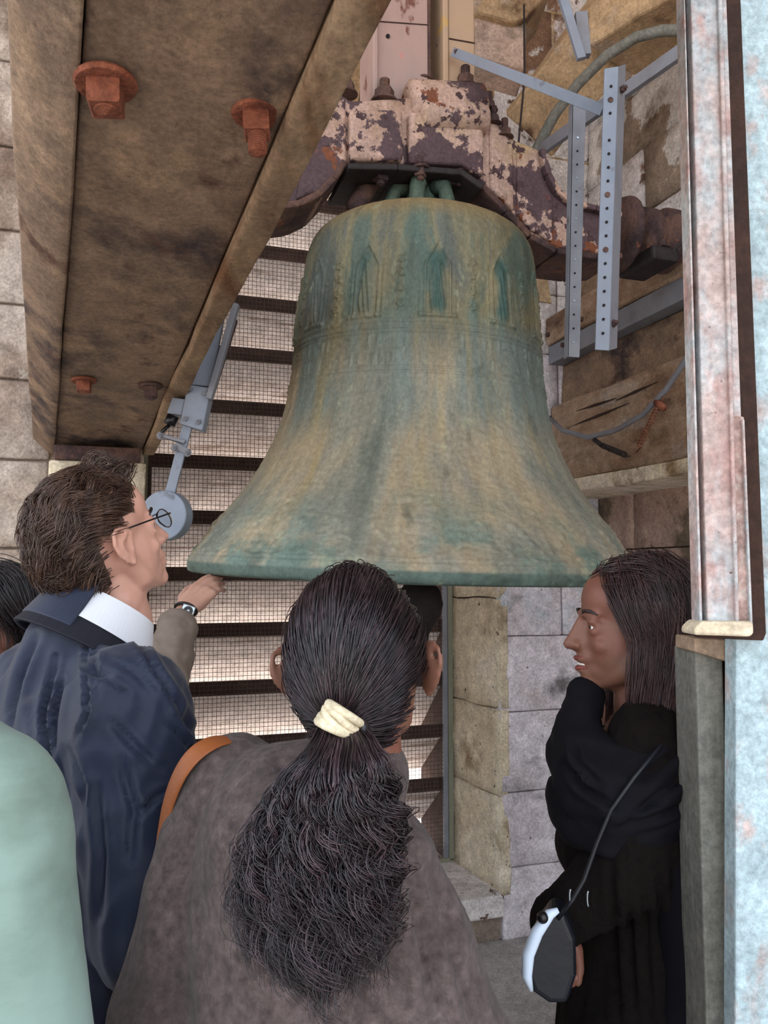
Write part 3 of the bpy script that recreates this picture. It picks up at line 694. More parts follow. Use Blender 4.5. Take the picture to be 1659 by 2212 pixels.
# counterweight mast above the yoke
mast = empty('yoke_mast', U(UC, 2.53, 3.35), 'pink and grey painted steel mast of two upright channels rising from the yoke', 'mast')
def vpost(px0, px1, pyb, v, dep, ztop, name, m, bev=.004):
    u0, z0 = onv(px0, pyb, v); u1, _ = onv(px1, pyb, v); return MB().ubox(u0, u1, v, v+dep, z0, ztop).build(name, m, mast, bevel=bev)
vpost(815, 925, 232, 2.47, .012, 5.2, 'front_plate', M['post_paint'])
vpost(806, 817, 232, 2.45, .16, 5.2, 'side_plate', M['post_paint'])
vpost(925, 932, 225, 2.47, .14, 5.2, 'web_plate', M['rust_dark'])
vpost(932, 958, 225, 2.58, .02, 5.2, 'back_plate', M['rust_dark'])
vpost(958, 970, 215, 2.46, .14, 5.2, 'edge_plate', M['post_yellow'])
vpost(970, 1026, 215, 2.47, .012, 5.2, 'front_plate', M['post_yellow'])
for y in (45, 80):
    MB().prism([yk(815, y, 2.469), yk(925, y+8, 2.469), yk(925, y+10, 2.469), yk(815, y+2.5, 2.469)], U(0, -1, 0)*.0012).build('joint_line', M['brown_gap'], mast) if y == 45 else None
MB().prism([yk(970, 82, 2.469), yk(1026, 92, 2.469), yk(1026, 95, 2.469), yk(970, 85, 2.469)], U(0, -1, 0)*.0012).build('joint_line', M['brown_gap'], mast)
MB().cyl(yk(838, 78, 2.47), yk(838, 78, 2.464), .007, 16).build('bolt_hole', M['hole'], mast)
#@@SECTION frame
# ------------------------------------------------------------------ big timber beam on the left, running overhead from the pier to above the camera
bm_t = empty('timber_beam', P(212, 985, 3.2), 'massive weathered brown timber beam with rusty bolts running overhead to the left pier', 'beam')
# bottom corners (far, near): centre baulk and the two cheek planks
def yoff(p, off): return Vector((p.x, p.y, p.z + off))
farY, nearY = 3.22, .92
fl_, fr_ = P(118, 978, farY), P(306, 975, farY+.06)
nl_, nr_ = P(185, 20, nearY), P(712, 20, nearY)
k = -.55
nl2, nr2 = nl_ + (nl_-fl_)*.35, nr_ + (nr_-fr_)*.35
def plank(fa, fb, na, nb, up, drop, name, m, wav=0., seed=0., nseg=26, cross=5, parent=bm_t, cham=None):
    """long plank given its two bottom edges (far/near), raised by up"""
    vs = []; fs = []
    for i in range(nseg+1):
        t = i/nseg
        a = fa.lerp(na, t); b_ = fb.lerp(nb, t)
        for j in range(cross+1):
            s = j/cross; p = a.lerp(b_, s)
            w = noise.noise(Vector((t*3+seed, s*2, seed)))*.006 + noise.noise(Vector((t*14+seed, s*7, 1.)))*.0025
            if wav and (j == 0 or j == cross):
                lat = (b_-a).normalized()*noise.noise(Vector((t*6+seed, j*3., 5.)))*wav + (b_-a).normalized()*noise.noise(Vector((t*22+seed, j*3., 8.)))*wav*.35; p = p + lat
            if cham: p = p + Vector((0, 0, cham(s)))
            vs.append(p + Vector((0, 0, w - drop)))
        vs.append(b_ + Vector((0, 0, up))); vs.append(a + Vector((0, 0, up)))
    m_ = cross+3
    for i in range(nseg):
        for j in range(m_): fs.append((i*m_+j, i*m_+(j+1) % m_, (i+1)*m_+(j+1) % m_, (i+1)*m_+j))
    fs += [tuple(range(m_)), tuple(reversed(range(nseg*m_, nseg*m_+m_)))]
    o = MB().add(vs, fs).build(name, m, parent); 
    for p_ in o.data.polygons: p_.use_smooth = len(p_.vertices) == 4
    b2 = o.modifiers.new('b', 'BEVEL'); b2.width = .006; b2.segments = 2; b2.limit_method = 'ANGLE'; b2.angle_limit = math.radians(40)
    return o
lat = (fr_-fl_).normalized()
plank(fl_, fr_, nl2, nr2, .42, .0, 'baulk', M['timber_big'], 0, 1.)
plank(fr_+lat*.002, fr_+lat*.05, nr2+lat*.002, nr2+lat*.068, .40, .018, 'cheek_plank', M['timber_edge'], .010, 4., cross=3)
plank(fl_-lat*.085, fl_-lat*.0, nl2-lat*.10, nl2-lat*.0, .40, .010, 'cheek_plank', M['timber_big'], .006, 9., cross=4, cham=lambda s: .07*(1-s)**1.3)
dirb = (nl_-fl_).normalized(); nrm = lat.cross(dirb).normalized(); nrm = nrm if nrm.z < 0 else -nrm
def on_beam(px, py):
    d = ray(px, py); o_ = Vector((0, 0, EYE)); n = lat.cross(nl_-fl_).normalized(); t = (fl_-o_).dot(n)/d.dot(n); return o_ + d*t
for (x, y, s, L_, m, ks) in ((228, 165, .030, .004, M['rust'], .15), (553, 232, .026, .028, M['rust'], .1), (181, 815, .026, .003, M['rust'], .2), (325, 828, .026, .004, M['rust_dark'], .2)):
    c = on_beam(x, y); nut_bolt(c + nrm*.007, nrm, s, m, L_, bm_t, 'bolt', sides=4, rotk=ks+.785)
for (x, y) in ((165, 968), (250, 975)):
    c = on_beam(x, y); MB().box(c+nrm*.006, (.055, .03, .014), Matrix((lat, dirb, nrm)).transposed()).build('notch_block', M['rust_dark'], bm_t, bevel=.004)  # dark block added to stand for a notch in the beam's edge
# pale grey-green shim of flaking paint near the end of the beam
# packing between beam and pier
MB().ubox(-.24, .07, VI-.30, VI+.02, 2.13, 2.185).build('bearing_pad', M['rust_dark'], bm_t, bevel=.006)
pier = MB().ubox(-.262, .088, VI-.28, VI-.04, 0, 2.13).build('stone_pier', M['stone_pale'], None); roughen(pier, 8, .008, 5); tag(pier, 'pale stone pier under the far end of the timber beam', 'pier')
pier.modifiers.new('b', 'BEVEL').width = .006
for p_ in pier.data.polygons: p_.use_smooth = True

# ------------------------------------------------------------------ bell hammer on the left
hm = empty('bell_hammer', P(430, 800, 2.45), 'blue grey steel bell hammer with a round head hanging beside the timber beam', 'hammer')
Yh = 2.45
def hp(x, y, Y=Yh): return P(x, y, Y)
MB().prism([hp(462, 672), (hp(486, 668)), hp(456, 835), hp(405, 830), hp(418, 760)], (0, .02, 0)).build('arm_plate', M['blue_grey'], hm, bevel=.003)
MB().prism([hp(405, 830, Yh-.01), hp(456, 838, Yh-.01), hp(437, 930, Yh-.01), hp(388, 915, Yh-.01)], (0, .055, 0)).build('housing', M['blue_grey'], hm, bevel=.004)
for (x, y) in ((411, 841), (443, 850), (400, 905), (429, 912)):
    nut_bolt(hp(x, y, Yh-.01), (0, -1, 0), .0085, M['galv'], .003, hm, 'bolt', washer=False)
MB().beam(hp(511, 657, Yh-.03), hp(452, 862, Yh-.01), .018, .03, Vector((0, 1, 0))).build('guide_bar', M['galv'], hm, bevel=.002)
MB().beam(hp(508, 690, Yh+.03), hp(448, 880, Yh+.03), .014, .03, Vector((0, 1, 0))).build('guide_bar', M['rust_dark'], hm, bevel=.002)
MB().beam(hp(405, 920, Yh+.015), hp(366, 1072, Yh+.015), .030, .012, Vector((0, 1, 0))).build('shaft', M['blue_grey'], hm, bevel=.002)
MB().cyl(hp(352, 1113, Yh-.02), hp(352, 1113, Yh-.02) + Vector((0.01, .05, 0)), .075, 40).build('hammer_head', M['blue_grey'], hm, bevel=.004)
bx = MB().prism([hp(372, 858, Yh+.0), hp(400, 862, Yh), hp(392, 897, Yh), hp(360, 893, Yh)], (0, .06, 0)).build('side_box', M['blue_grey'], hm, bevel=.003)
MB().cyl(hp(374, 898), hp(366, 918), .018, 14).build('cable_gland', M['black_plastic'], hm, smooth=True)
MB().tube([hp(366, 918), hp(352, 930), hp(346, 942), hp(362, 945), hp(385, 952)], .006, 8).build('hose', M['black_plastic'], hm, smooth=True)
MB().beam(hp(345, 940, Yh), hp(400, 955, Yh), .012, .01).build('link_bar', M['galv'], hm, bevel=.001)
for (x, y) in ((347, 941), (378, 968), (405, 978)): nut_bolt(hp(x, y, Yh), (0, -1, 0), .009, M['galv'], .006, hm, 'bolt')
MB().beam(hp(380, 962, Yh+.01), hp(408, 978, Yh+.01), .03, .02).build('clamp', M['galv'], hm, bevel=.002)

# ------------------------------------------------------------------ timber and steel bell frame along the right wall
UF = 2.03
def zu(px, py, u=UF): return onu(px, py, u)
def fbeam(z0, z1, u0, u1, name, m, label, rg=True, v0=1.6, v1=VI, bev=.01, sag=0., cat='beam', amp=.012):
    b_ = MB().ubox(u0, u1, v0, v1, z0, z1).build(name, m)
    if rg: roughen(b_, 7, amp, 3.5)
    bb = b_.modifiers.new('bevel', 'BEVEL'); bb.width = bev; bb.segments = 2; bb.limit_method = 'ANGLE'
    return tag(b_, label, cat)
fbeam(2.075, 2.135, 1.98, WR+.02, 'stone_ledge', M['stone_pale'], 'pale rounded stone ledge under the cracked timber beam on the right', bev=.02, cat='ledge')
fA = fbeam(2.145, 2.53, UF, WR+.02, 'timber_beam', M['timber'], 'lowest cracked timber beam along the right wall above the ledge')
# splits in its face
for (x0, y0, x1, y1) in ((1225, 925, 1360, 870), (1330, 865, 1420, 825), (1245, 888, 1330, 860)):
    a = zu(x0, y0, UF-.004); b_ = zu(x1, y1, UF-.004); A = U(UF-.006, a[0], a[1]); B = U(UF-.006, b_[0], b_[1]); mid = (A+B)/2
    MB().add([A, mid+Vector((0, 0, .006)), B, mid-Vector((0, 0, .006)), A+U(.02, 0, 0), mid+U(.02, 0, .006), B+U(.02, 0, 0), mid+U(.02, 0, -.006)], [(0,1,2,3),(7,6,5,4),(0,4,5,1),(1,5,6,2),(2,6,7,3),(3,7,4,0)]).build('crack', M['brown_gap'], fA)
fbeam(2.53, 2.745, UF+.06, WR+.02, 'timber_beam', M['timber_big'], 'dark stained timber set back between the lower beam and the steel rail')
fbeam(2.745, 2.835, UF-.01, UF+.12, 'steel_rail', M['galv'], 'grey steel rail running along the right wall timbers', rg=False, bev=.003, cat='rail')
fB = fbeam(2.835, 2.975, UF-.03, WR+.02, 'timber_beam', M['timber'], 'upper pinkish timber beam under the yoke bearing on the right')
for k, (x, y) in enumerate(((1182, 723), (1215, 745), (1256, 690), (1300, 715))):
    a = onu(x, y, UF-.035); MB().cyl(U(UF-.04, a[0], a[1]), U(UF-.02, a[0], a[1]), .012, 12).build('nail', M['rust_dark'], fB)
ub = fbeam(3.05, 3.28, 2.15, WR+.05, 'timber_beam', M['timber_big'], 'short dark timber lying behind the yoke arm on the right', v0=2.9, bev=.02)
# pale spring and curved conduit with rusty springs
def rp(x, y, u=UF-.09): v, z = onu(x, y, u); return U(u, v, z)
cd = empty('curved_conduit', rp(1320, 940), 'thin curved grey conduit sagging across the lower right timbers', 'conduit')
MB().tube([rp(x, y) for x, y in ((1190, 905), (1215, 930), (1270, 945), (1330, 930), (1390, 895), (1440, 840), (1480, 780), (1510, 735))], .011, 10).build('pipe', M['galv'], cd, smooth=True)
def spring(p0, p1, r, turns, wr, name, m, parent):
    d = (p1-p0); x, y = frame(d); n = turns*10
    pts = [p0 + d*(i/n) + (x*math.cos(i*2*math.pi/10) + y*math.sin(i*2*math.pi/10))*r for i in range(n+1)]
    pts = [p0-d*.15] + pts + [p1+d*.15]
    return MB().tube(pts, wr, 5).build(name, m, parent, smooth=True)
sA = empty('coil_spring', rp(1410, 900), 'rusty orange coil spring slanting below the curved conduit', 'spring')
spring(rp(1425, 872), rp(1380, 965), .010, 14, .0028, 'coil', M['rust'], sA)
MB().cyl(rp(1418, 868), rp(1434, 882), .014, 12).build('hook', M['rust'], sA, smooth=True)
sB = empty('coil_spring', rp(1330, 970), 'dark greasy coil spring lying under the curved conduit', 'spring')
spring(rp(1300, 962), rp(1352, 983), .010, 12, .003, 'coil', M['dark_iron'], sB)
MB().cyl(rp(1284, 950), rp(1300, 962), .010, 12).build('hook', M['dark_iron'], sB, smooth=True)
br = MB().beam(rp(1225, 1037, 2.1), rp(1310, 1043, 2.1), .02, .012).build('iron_strap', M['rust_dark'], None, bevel=.003); tag(br, 'rusty iron strap end poking out under the pale ledge', 'strap')

# perforated steel channels and flat bars
def cp(x, y, Y): return P(x, y, Y)
ch = empty('perforated_channel', cp(1330, 450, 2.25), 'long perforated grey steel channel hanging upright in front of the yoke end', 'channel')
a0, a1, b0, b1 = cp(1306, 148, 2.05), cp(1336, 143, 2.05), cp(1286, 755, 2.05), cp(1316, 757, 2.05)
MB().prism([a0, a1, b1, b0], (0, .006, 0)).build('web', M['blue_grey'], ch, bevel=.001)
c0_, c1_ = cp(1352, 138, 2.10), cp(1333, 752, 2.10)
MB().prism([a1, c0_, c1_, b1], (-.002, .006, 0)).build('flange', M['galv'], ch, bevel=.001)
for i in range(19):
    t = .07 + i*.0485
    c = (a0.lerp(b0, t)).lerp(a1.lerp(b1, t), .5); big = i in (1, 8, 12)
    if i in (3,): continue
    MB().cyl(c+Vector((0, -.003, 0)), c+Vector((0, .008, 0)), .0072 if big else .0036, 12).build('bolt' if big else 'hole', M['rust_dark'] if big else M['hole'], ch)
for (x, y) in ((1342, 195), (1322, 700)): nut_bolt(cp(x, y, 2.07), (.5, -1, 0), .010, M['rust_dark'], .008, ch, 'bolt', washer=False)
an = empty('perforated_angle', cp(1248, 500, 2.6), 'shorter perforated grey steel angle behind the long channel', 'angle')
a0, a1, b0, b1 = cp(1236, 218, 2.3), cp(1266, 214, 2.3), cp(1226, 770, 2.3), cp(1252, 772, 2.3)
MB().prism([a0, a1, b1, b0], (0, .005, 0)).build('web', M['galv'], an, bevel=.001)
MB().prism([a0, b0, b0+Vector((-.004, .03, 0)), a0+Vector((-.004, .03, 0))], (.004, 0, 0)).build('flange', M['galv'], an, bevel=.001)
for i in range(16):
    t = .15 + i*.053; c = (a0.lerp(b0, t)).lerp(a1.lerp(b1, t), .45)
    MB().cyl(c+Vector((0, -.002, 0)), c+Vector((0, .007, 0)), .003, 10).build('hole', M['hole'] if i % 3 else M['steel'], an)
fb = empty('flat_bar', cp(985, 113, 2.3), 'long flat grey steel bar bolted to the mast and reaching to the perforated channel', 'bar')
MB().beam(yk(978, 112, 2.44), cp(1302, 238, 2.12), .006, .030, Vector((0, 0, 1))).build('bar', M['blue_grey'], fb, bevel=.001)
nut_bolt(yk(987, 115, 2.43), (0, -1, 0), .011, M['rust_dark'], .004, fb, 'bolt', washer=False)
b2 = MB().beam(cp(1480, 105, 2.35), cp(1160, 330, 2.9), .02, .045).build('steel_angle', M['galv'], None, bevel=.002); tag(b2, 'straight grey steel angle slanting down to the left behind the channels', 'angle')
b3 = MB().beam(cp(1205, -40, 2.5), cp(1256, 128, 2.5), .02, .028).build('flat_bar', M['blue_grey'], None, bevel=.002); tag(b3, 'short grey flat bar coming down from the top edge of the photo', 'bar')
b4 = MB().beam(cp(1254, 30, 2.52), cp(1262, 122, 2.52), .04, .03, Vector((0, 1, 0))).build('steel_bracket', M['galv'], None, bevel=.002); tag(b4, 'small stained steel bracket at the foot of the short top bar', 'bracket')
arc = MB().tube([cp(x, y, Y) for x, y, Y in ((1520, 82, 2.6), (1475, 66, 2.62), (1430, 66, 2.65), (1375, 80, 2.7), (1310, 120, 2.75), (1250, 180, 2.8), (1200, 245, 2.85), (1165, 310, 2.9), (1150, 345, 2.9))], .019, 12).build('arched_rail', M['grey_post'], None, smooth=True); tag(arc, 'curved grey rail arching behind the perforated channels at upper right', 'rail')
rod = MB().tube([cp(1132, 10, 3.0), cp(1133, 170, 3.0), cp(1120, 310, 3.0)], .004, 6).build('thin_rod', M['dark_iron'], None); tag(rod, 'thin dark rod hanging in front of the white stone right of the mast', 'rod')
rod2 = MB().tube([cp(1455, 540, 2.3), cp(1500, 500, 2.25)], .004, 6).build('thin_rod', M['dark_iron'], None); tag(rod2, 'short dark rod running from the bearing toward the near steel column', 'rod')

# big golden timber braces and corbel upper right
def brace(p0, p1, w, h, label, m=M['timber_gold'], name='timber_brace', up=Vector((0, 0, 1))):
    o = MB().beam(p0, p1, w, h, up).build(name, m, None); roughen(o, 8, .012, 4)
    bb = o.modifiers.new('b', 'BEVEL'); bb.width = .01; bb.segments = 2; bb.limit_method = 'ANGLE'
    return tag(o, label, 'beam')
brace(P(1140, 290, 3.25), P(1420, -60, 2.9), .12, .26, 'broad golden brown timber brace slanting up behind the flat bar', up=Vector((0, -.6, .8)))
brace(P(1320, 90, 3.0), P(1600, -60, 2.6), .30, .16, 'second golden timber slanting at the top right behind the curved rail')
cb = empty('timber_corbel', P(1080, 20, 3.15), 'cut end of a golden painted timber high up beside the mast', 'beam')
MB().prism([P(x, y, 3.1) for x, y in ((1022, -60), (1022, 22), (1110, 46), (1138, 36), (1180, -10), (1200, -60))], (0, .25, 0)).build('beam_end', M['timber_gold'], cb, bevel=.012)
MB().prism([P(x, y, 3.14) for x, y in ((1024, 22), (1110, 46), (1138, 36), (1134, 150), (1026, 120))], (0, .2, 0)).build('under_block', M['plaster_brown'], cb, bevel=.01)

# ------------------------------------------------------------------ near steel column on the right
col_ = empty('steel_column', P(1560, 1300, 1.15), 'pale rust mottled riveted steel column at the right edge, ending over a grey post', 'column')
def quadp(p4, Y, dep, name, m, bev=.002, par=col_):
    # lines continued above the frame so that nothing ends in view
    return MB().prism([P(x, y, Y) for x, y in p4], (0, dep, 0)).build(name, m, par, bevel=bev)
quadp([(1474, -120), (1477, -120), (1518, 1352), (1512, 1352)], 1.100, .03, 'edge_lip', M['column'])
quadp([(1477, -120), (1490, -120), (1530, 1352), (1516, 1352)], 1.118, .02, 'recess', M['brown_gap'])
quadp([(1489, -120), (1548, -120), (1590, 1352), (1529, 1352)], 1.100, .03, 'face_plate', M['column'])
quadp([(1548, -120), (1558, -120), (1598, 1352), (1590, 1352)], 1.094, .03, 'ridge', M['column'])
quadp([(1556, -120), (1566, -120), (1602, 905), (1584, 905)], 1.104, .03, 'side_strip', M['column'])
quadp([(1582, 896), (1608, 900), (1626, 1345), (1592, 1340)], 1.102, .03, 'pitted_strip', M['column_pitted'])
quadp([(1604, 905), (1609, 905), (1627, 1352), (1621, 1352)], 1.095, .03, 'ridge', M['column'])
quadp([(1500, 1358), (1516, 1342), (1628, 1342), (1630, 1368), (1622, 1376), (1500, 1372)], 1.085, .05, 'end_plate', M['cream'], .004)
quadp([(1556, -120), (1596, -120), (1656, 1368), (1650, 1384), (1510, 1378), (1530, 1300)], 1.135, .02, 'web', M['brown_gap'])  # dark sheet added behind the face plate to stand for the dark gap
quadp([(1584, -120), (1850, -120), (1850, 2400), (1588, 2400), (1590, 1380)], 1.160, .04, 'flange', M['column_blue'], .003)
pl = empty('grey_post', P(1540, 2300, 1.3), 'grey timber post below the steel column at the right edge', 'post')
pc0, pc1 = P(1500, 1390, 1.22), P(1586, 1400, 1.22)
MB().prism([P(1500, 1378, 1.20), P(1582, 1384, 1.20), P(1578, 1432, 1.20), P(1500, 1408, 1.20)], (0, .08, 0)).build('cap_block', M['timber'], pl, bevel=.003)
def vpost2(x0, x1, y0, Y, dep, name, m, bev=.003, par=pl):
    a, b_ = P(x0, y0, Y), P(x1, y0, Y); mb = MB(); z0_ = a.z; zb = 0.0
    return mb.add([(a.x, Y, zb), (b_.x, Y, zb), (b_.x, Y+dep, zb), (a.x, Y+dep, zb), (a.x, Y, z0_), (b_.x, Y, z0_), (b_.x, Y+dep, z0_), (a.x, Y+dep, z0_)], [(3,2,1,0),(4,5,6,7),(0,1,5,4),(1,2,6,5),(2,3,7,6),(3,0,4,7)]).build(name, m, par, bevel=bev)
vpost2(1502, 1561, 1405, 1.22, .09, 'shaft', M['grey_post'])
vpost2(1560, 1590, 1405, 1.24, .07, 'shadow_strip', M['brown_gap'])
#@@SECTION people
# ------------------------------------------------------------------ people
def Rz(a): return Matrix.Rotation(a, 4, 'Z')
def head_matrix(c, yaw, pitch=0, roll=0, s=1.0):
    """yaw: degrees from straight away (+Y) towards +X; pitch up; local +Y is the facing direction"""
    return Matrix.Translation(c) @ Rz(-math.radians(yaw)) @ Matrix.Rotation(math.radians(roll), 4, 'Y') @ Matrix.Rotation(math.radians(pitch), 4, 'X') @ Matrix.Scale(s, 4)
class PB:
    """primitive collector working in a local frame"""
    def __init__(s, mb, M4): s.mb = mb; s.M = M4; s.k = M4.to_scale().x; s.R = M4.to_3x3().normalized()
    def e(s, c, r, R=None, n=24, m=16):
        r = (r,)*3 if isinstance(r, (int, float)) else r
        s.mb.ell(s.M @ Vector(c), tuple(x*s.k for x in r), s.R @ R if R is not None else s.R, n, m)
    def c(s, a, ra, b, rb, sq=1., sd=None):
        s.mb.cap(s.M @ Vector(a), ra*s.k, s.M @ Vector(b), rb*s.k, 16, sq, (s.R @ Vector(sd)) if sd is not None else None)
def Rx3(d): return Matrix.Rotation(math.radians(d), 3, 'X')
def Ry3(d): return Matrix.Rotation(math.radians(d), 3, 'Y')
def Rz3(d): return Matrix.Rotation(math.radians(d), 3, 'Z')
def head_prims(mb, Hm, smile=0., nose=1., fem=0., ear=0.):
    p = PB(mb, Hm)
    p.e((0, -.014, .034), (.074, .094, .084)); p.e((0, -.03, -.005), (.068, .072, .07))
    p.e((0, .028, -.025), (.060, .058, .088)); p.e((0, .050, .045), (.056, .040, .050))
    p.c((-.040, .02, -.072), .022, (0, .068, -.096), .018); p.c((.040, .02, -.072), .022, (0, .068, -.096), .018)
    p.c((-.052, -.002, -.03), .020, (-.042, .02, -.07), .020); p.c((.052, -.002, -.03), .020, (.042, .02, -.07), .020)
    p.e((0, .074, -.098), (.019, .017, .016)); p.e((0, .045, -.075), (.040, .040, .028))
    for s in (-1, 1):
        p.e((s*.032, .060, -.032), (.022, .018, .018)); p.c((s*.012, .090, .020), .006, (s*.042, .072, .020), .006)
        p.e((s*.031, .0765, .0075), (.017, .0105, .0062)); p.e((s*.031, .0745, -.0100), (.015, .009, .0055)); p.e((s*.031, .066, -.001), (.017, .012, .012)); p.e((s*.010, .099, -.035), (.009, .010, .008))
        # ear: helix, antihelix, lobe and plate
        def E(y, z, o): return (s*(.074+o+ear*(1-y*30)), -.006 + y, -.006 + z)
        hx = [E(.016, .000, .000), E(.018, .018, .004), E(.008, .031, .008), E(-.008, .034, .012), E(-.020, .026, .016), E(-.024, .010, .017), E(-.020, -.008, .014), E(-.010, -.022, .010), E(.002, -.030, .006)]
        for a, b in zip(hx, hx[1:]): p.c(a, .0042, b, .0042)
        p.c(E(.002, -.030, .006), .0065, E(.008, -.024, .002), .0055)
        ah = [E(.004, .016, .010), E(-.008, .012, .013), E(-.010, -.002, .013), E(-.004, -.014, .010), E(.006, -.018, .006)]
        for a, b in zip(ah, ah[1:]): p.c(a, .0038, b, .0038)
        p.e((s*(.078+ear), -.010, -.002), (.0045, .019, .030), Rz3(s*(22+ear*900))); p.c(E(.014, -.006, .002), .004, E(.010, -.014, .003), .004)
    p.c((0, .088, .014), .0075, (0, .104*nose, -.020), .0085); p.c((0, .104*nose, -.020), .0085, (0, .112*nose, -.034), .0095); p.c((0, .108*nose, -.036), .007, (0, .092, -.042), .008)
    p.e((0, .086, -.014), (.012, .015, .028)); p.e((0, .084, -.030), (.017, .016, .016)); p.e((0, .080, -.055), (.026, .014, .018))
    p.e((0, .091, -.0600+.001*smile), (.020, .0095, .0052)); p.e((0, .088, -.0735-.003*smile), (.017, .0095, .0062)); p.e((0, .080, -.085), (.018, .010, .008))
    p.c((0, -.02, -.06), .052, (0, -.02, -.14), .052)
def eyes(Hm, par, open_=True):
    for s in (-1, 1):
        c = Hm @ Vector((s*.031, .0708, -.0005)); m = MB().ell(c, .0112*Hm.to_scale().x, None, 16, 10).build('eye', M['eye'], par, smooth=True)
        f = (Hm.to_3x3() @ Vector((s*.08, 1, 0))).normalized()
        MB().ell(c + f*.0072, .0058, None, 12, 8).build('iris', M['iris'], m, smooth=True)
        a = [Hm @ Vector((s*x, y, z)) for x, y, z in ((.016, .093, .021), (.026, .092, .026), (.038, .084, .026), (.048, .072, .020))]
        MB().tube(a, [.0022, .0032, .003, .0012], 6).build('eyebrow', M['hair_black'], par, smooth=True)
def hand_prims(mb, W, tip, back, s=1., side=1, curl=(20, 22, 18), spread=4.):
    """W wrist, tip = rough fingertip target, back = direction the back of the hand faces, side=+1 thumb along +X"""
    y = (tip-W).normalized(); z = (back - y*back.dot(y)).normalized(); x = y.cross(z)
    M4 = Matrix((x, y, z)).transposed().to_4x4(); M4.translation = W; M4 = M4 @ Matrix.Scale(s, 4); p = PB(mb, M4)
    p.c((0, -.03, 0), .026, (0, .005, 0), .025, .72, (0, 0, 1))
    for i, xx in enumerate((.030, .010, -.011, -.030)):
        p.c((xx*.55, .012, 0), .017, (xx, .082-.004*abs(i-1), 0), .0125)
    p.e((side*.018, .035, -.010), (.020, .034, .014)); p.e((-side*.022, .04, -.008), (.014, .036, .013))
    nails = []
    for i, (xx, ls) in enumerate(((.031, (.040, .024, .018)), (.010, (.045, .028, .020)), (-.011, (.041, .026, .019)), (-.031, (.032, .020, .017)))):
        xx *= side; q = Vector((xx, .082-.004*abs(i-1), 0)); ang = 0; sp = math.radians((1.3-i)*spread)*side
        for j, L_ in enumerate(ls):
            ang += math.radians(curl[j] + i*3)
            d = Vector((math.sin(sp), math.cos(ang)*math.cos(sp), -math.sin(ang))); r = .0096-.0011*j-.0006*(i == 3)
            p.c(q, r, q + d*L_, r-.0008); q2 = q; q = q + d*L_
        nrm_ = Vector((0, math.sin(ang), math.cos(ang))); nails.append((M4 @ (q2.lerp(q, .85) + nrm_*.0052), (M4.to_3x3() @ nrm_).normalized(), (M4.to_3x3() @ d).normalized()))
    a, b, c_, d_ = Vector((side*.020, .012, -.006)), Vector((side*.046, .040, -.014)), Vector((side*.056, .070, -.020)), Vector((side*.056, .094, -.026))
    p.c(a, .017, b, .0135); p.c(b, .0125, c_, .0105); p.c(c_, .0105, d_, .0088)
    return M4, nails
def body_prims(mb, B, head_low, arms, fem=0., sh=None):
    """B: body frame (origin between the feet, X right, Y forward); arms: list of (shoulder, elbow, wrist) in world space"""
    p = PB(mb, B)
    p.c((0, 0, .93), .135, (0, 0, 1.08), .115, .72, (0, 1, 0)); p.c((0, 0, 1.08), .115, (0, .01, 1.28), .140, .70, (0, 1, 0))
    p.c((0, .0, 1.28), .13, (0, -.005, 1.38), .085, .75, (0, 1, 0))
    S = sh or [B @ Vector((-.14, 0, 1.38)), B @ Vector((.14, 0, 1.38))]
    mb.cap(S[0], .05*p.k, S[1], .05*p.k); mb.cap(B @ Vector((0, -.01, 1.38)), .056*p.k, head_low, .052*p.k)
    for s in (-1, 1):
        p.c((s*.085, 0, .92), .088, (s*.09, .01, .50), .056); p.c((s*.09, .01, .50), .054, (s*.09, -.01, .09), .036)
        p.c((s*.09, -.03, .045), .036, (s*.10, .13, .03), .028, .8, (0, 0, 1))
    for (a, e_, w) in arms:
        mb.cap(a, .046*p.k, e_, .037*p.k); mb.cap(e_, .036*p.k, w, .024*p.k)
def strand_mesh(name, paths, r, m, parent, sides=3, taper=.25):
    """paths (n,k,3) -> thin tapered tubes in one mesh"""
    n, k, _ = paths.shape
    T = np.gradient(paths, axis=1); T /= np.linalg.norm(T, axis=2, keepdims=True)+1e-9
    up = np.array([.31, .17, .93]); X = np.cross(T, up); X /= np.linalg.norm(X, axis=2, keepdims=True)+1e-9; Y = np.cross(T, X)
    rr = r*(1-(1-taper)*np.linspace(0, 1, k)**2)[None, :, None]
    V = np.stack([paths + (X*math.cos(2*math.pi*j/sides)+Y*math.sin(2*math.pi*j/sides))*rr for j in range(sides)], 2)
    off = np.array(wloc(parent)); V = V - off
    I = np.arange(n*k*sides).reshape(n, k, sides); J = np.roll(I, -1, 2)
    f = np.stack([I[:, :-1], J[:, :-1], J[:, 1:], I[:, 1:]], -1).reshape(-1, 4)
    me = np_mesh(name, V.reshape(-1, 3), f); return link_mesh(name, me, m, parent)
HC, HR = Vector((0, -.014, .012)), Vector((.081, .103, .110))
def fib(n):
    i = np.arange(n)+.5; ph = np.arccos(1-2*i/n); th_ = math.pi*(1+5**.5)*i
    return [Vector((math.cos(a)*math.sin(b), math.sin(a)*math.sin(b), math.cos(b))) for a, b in zip(th_, ph)]
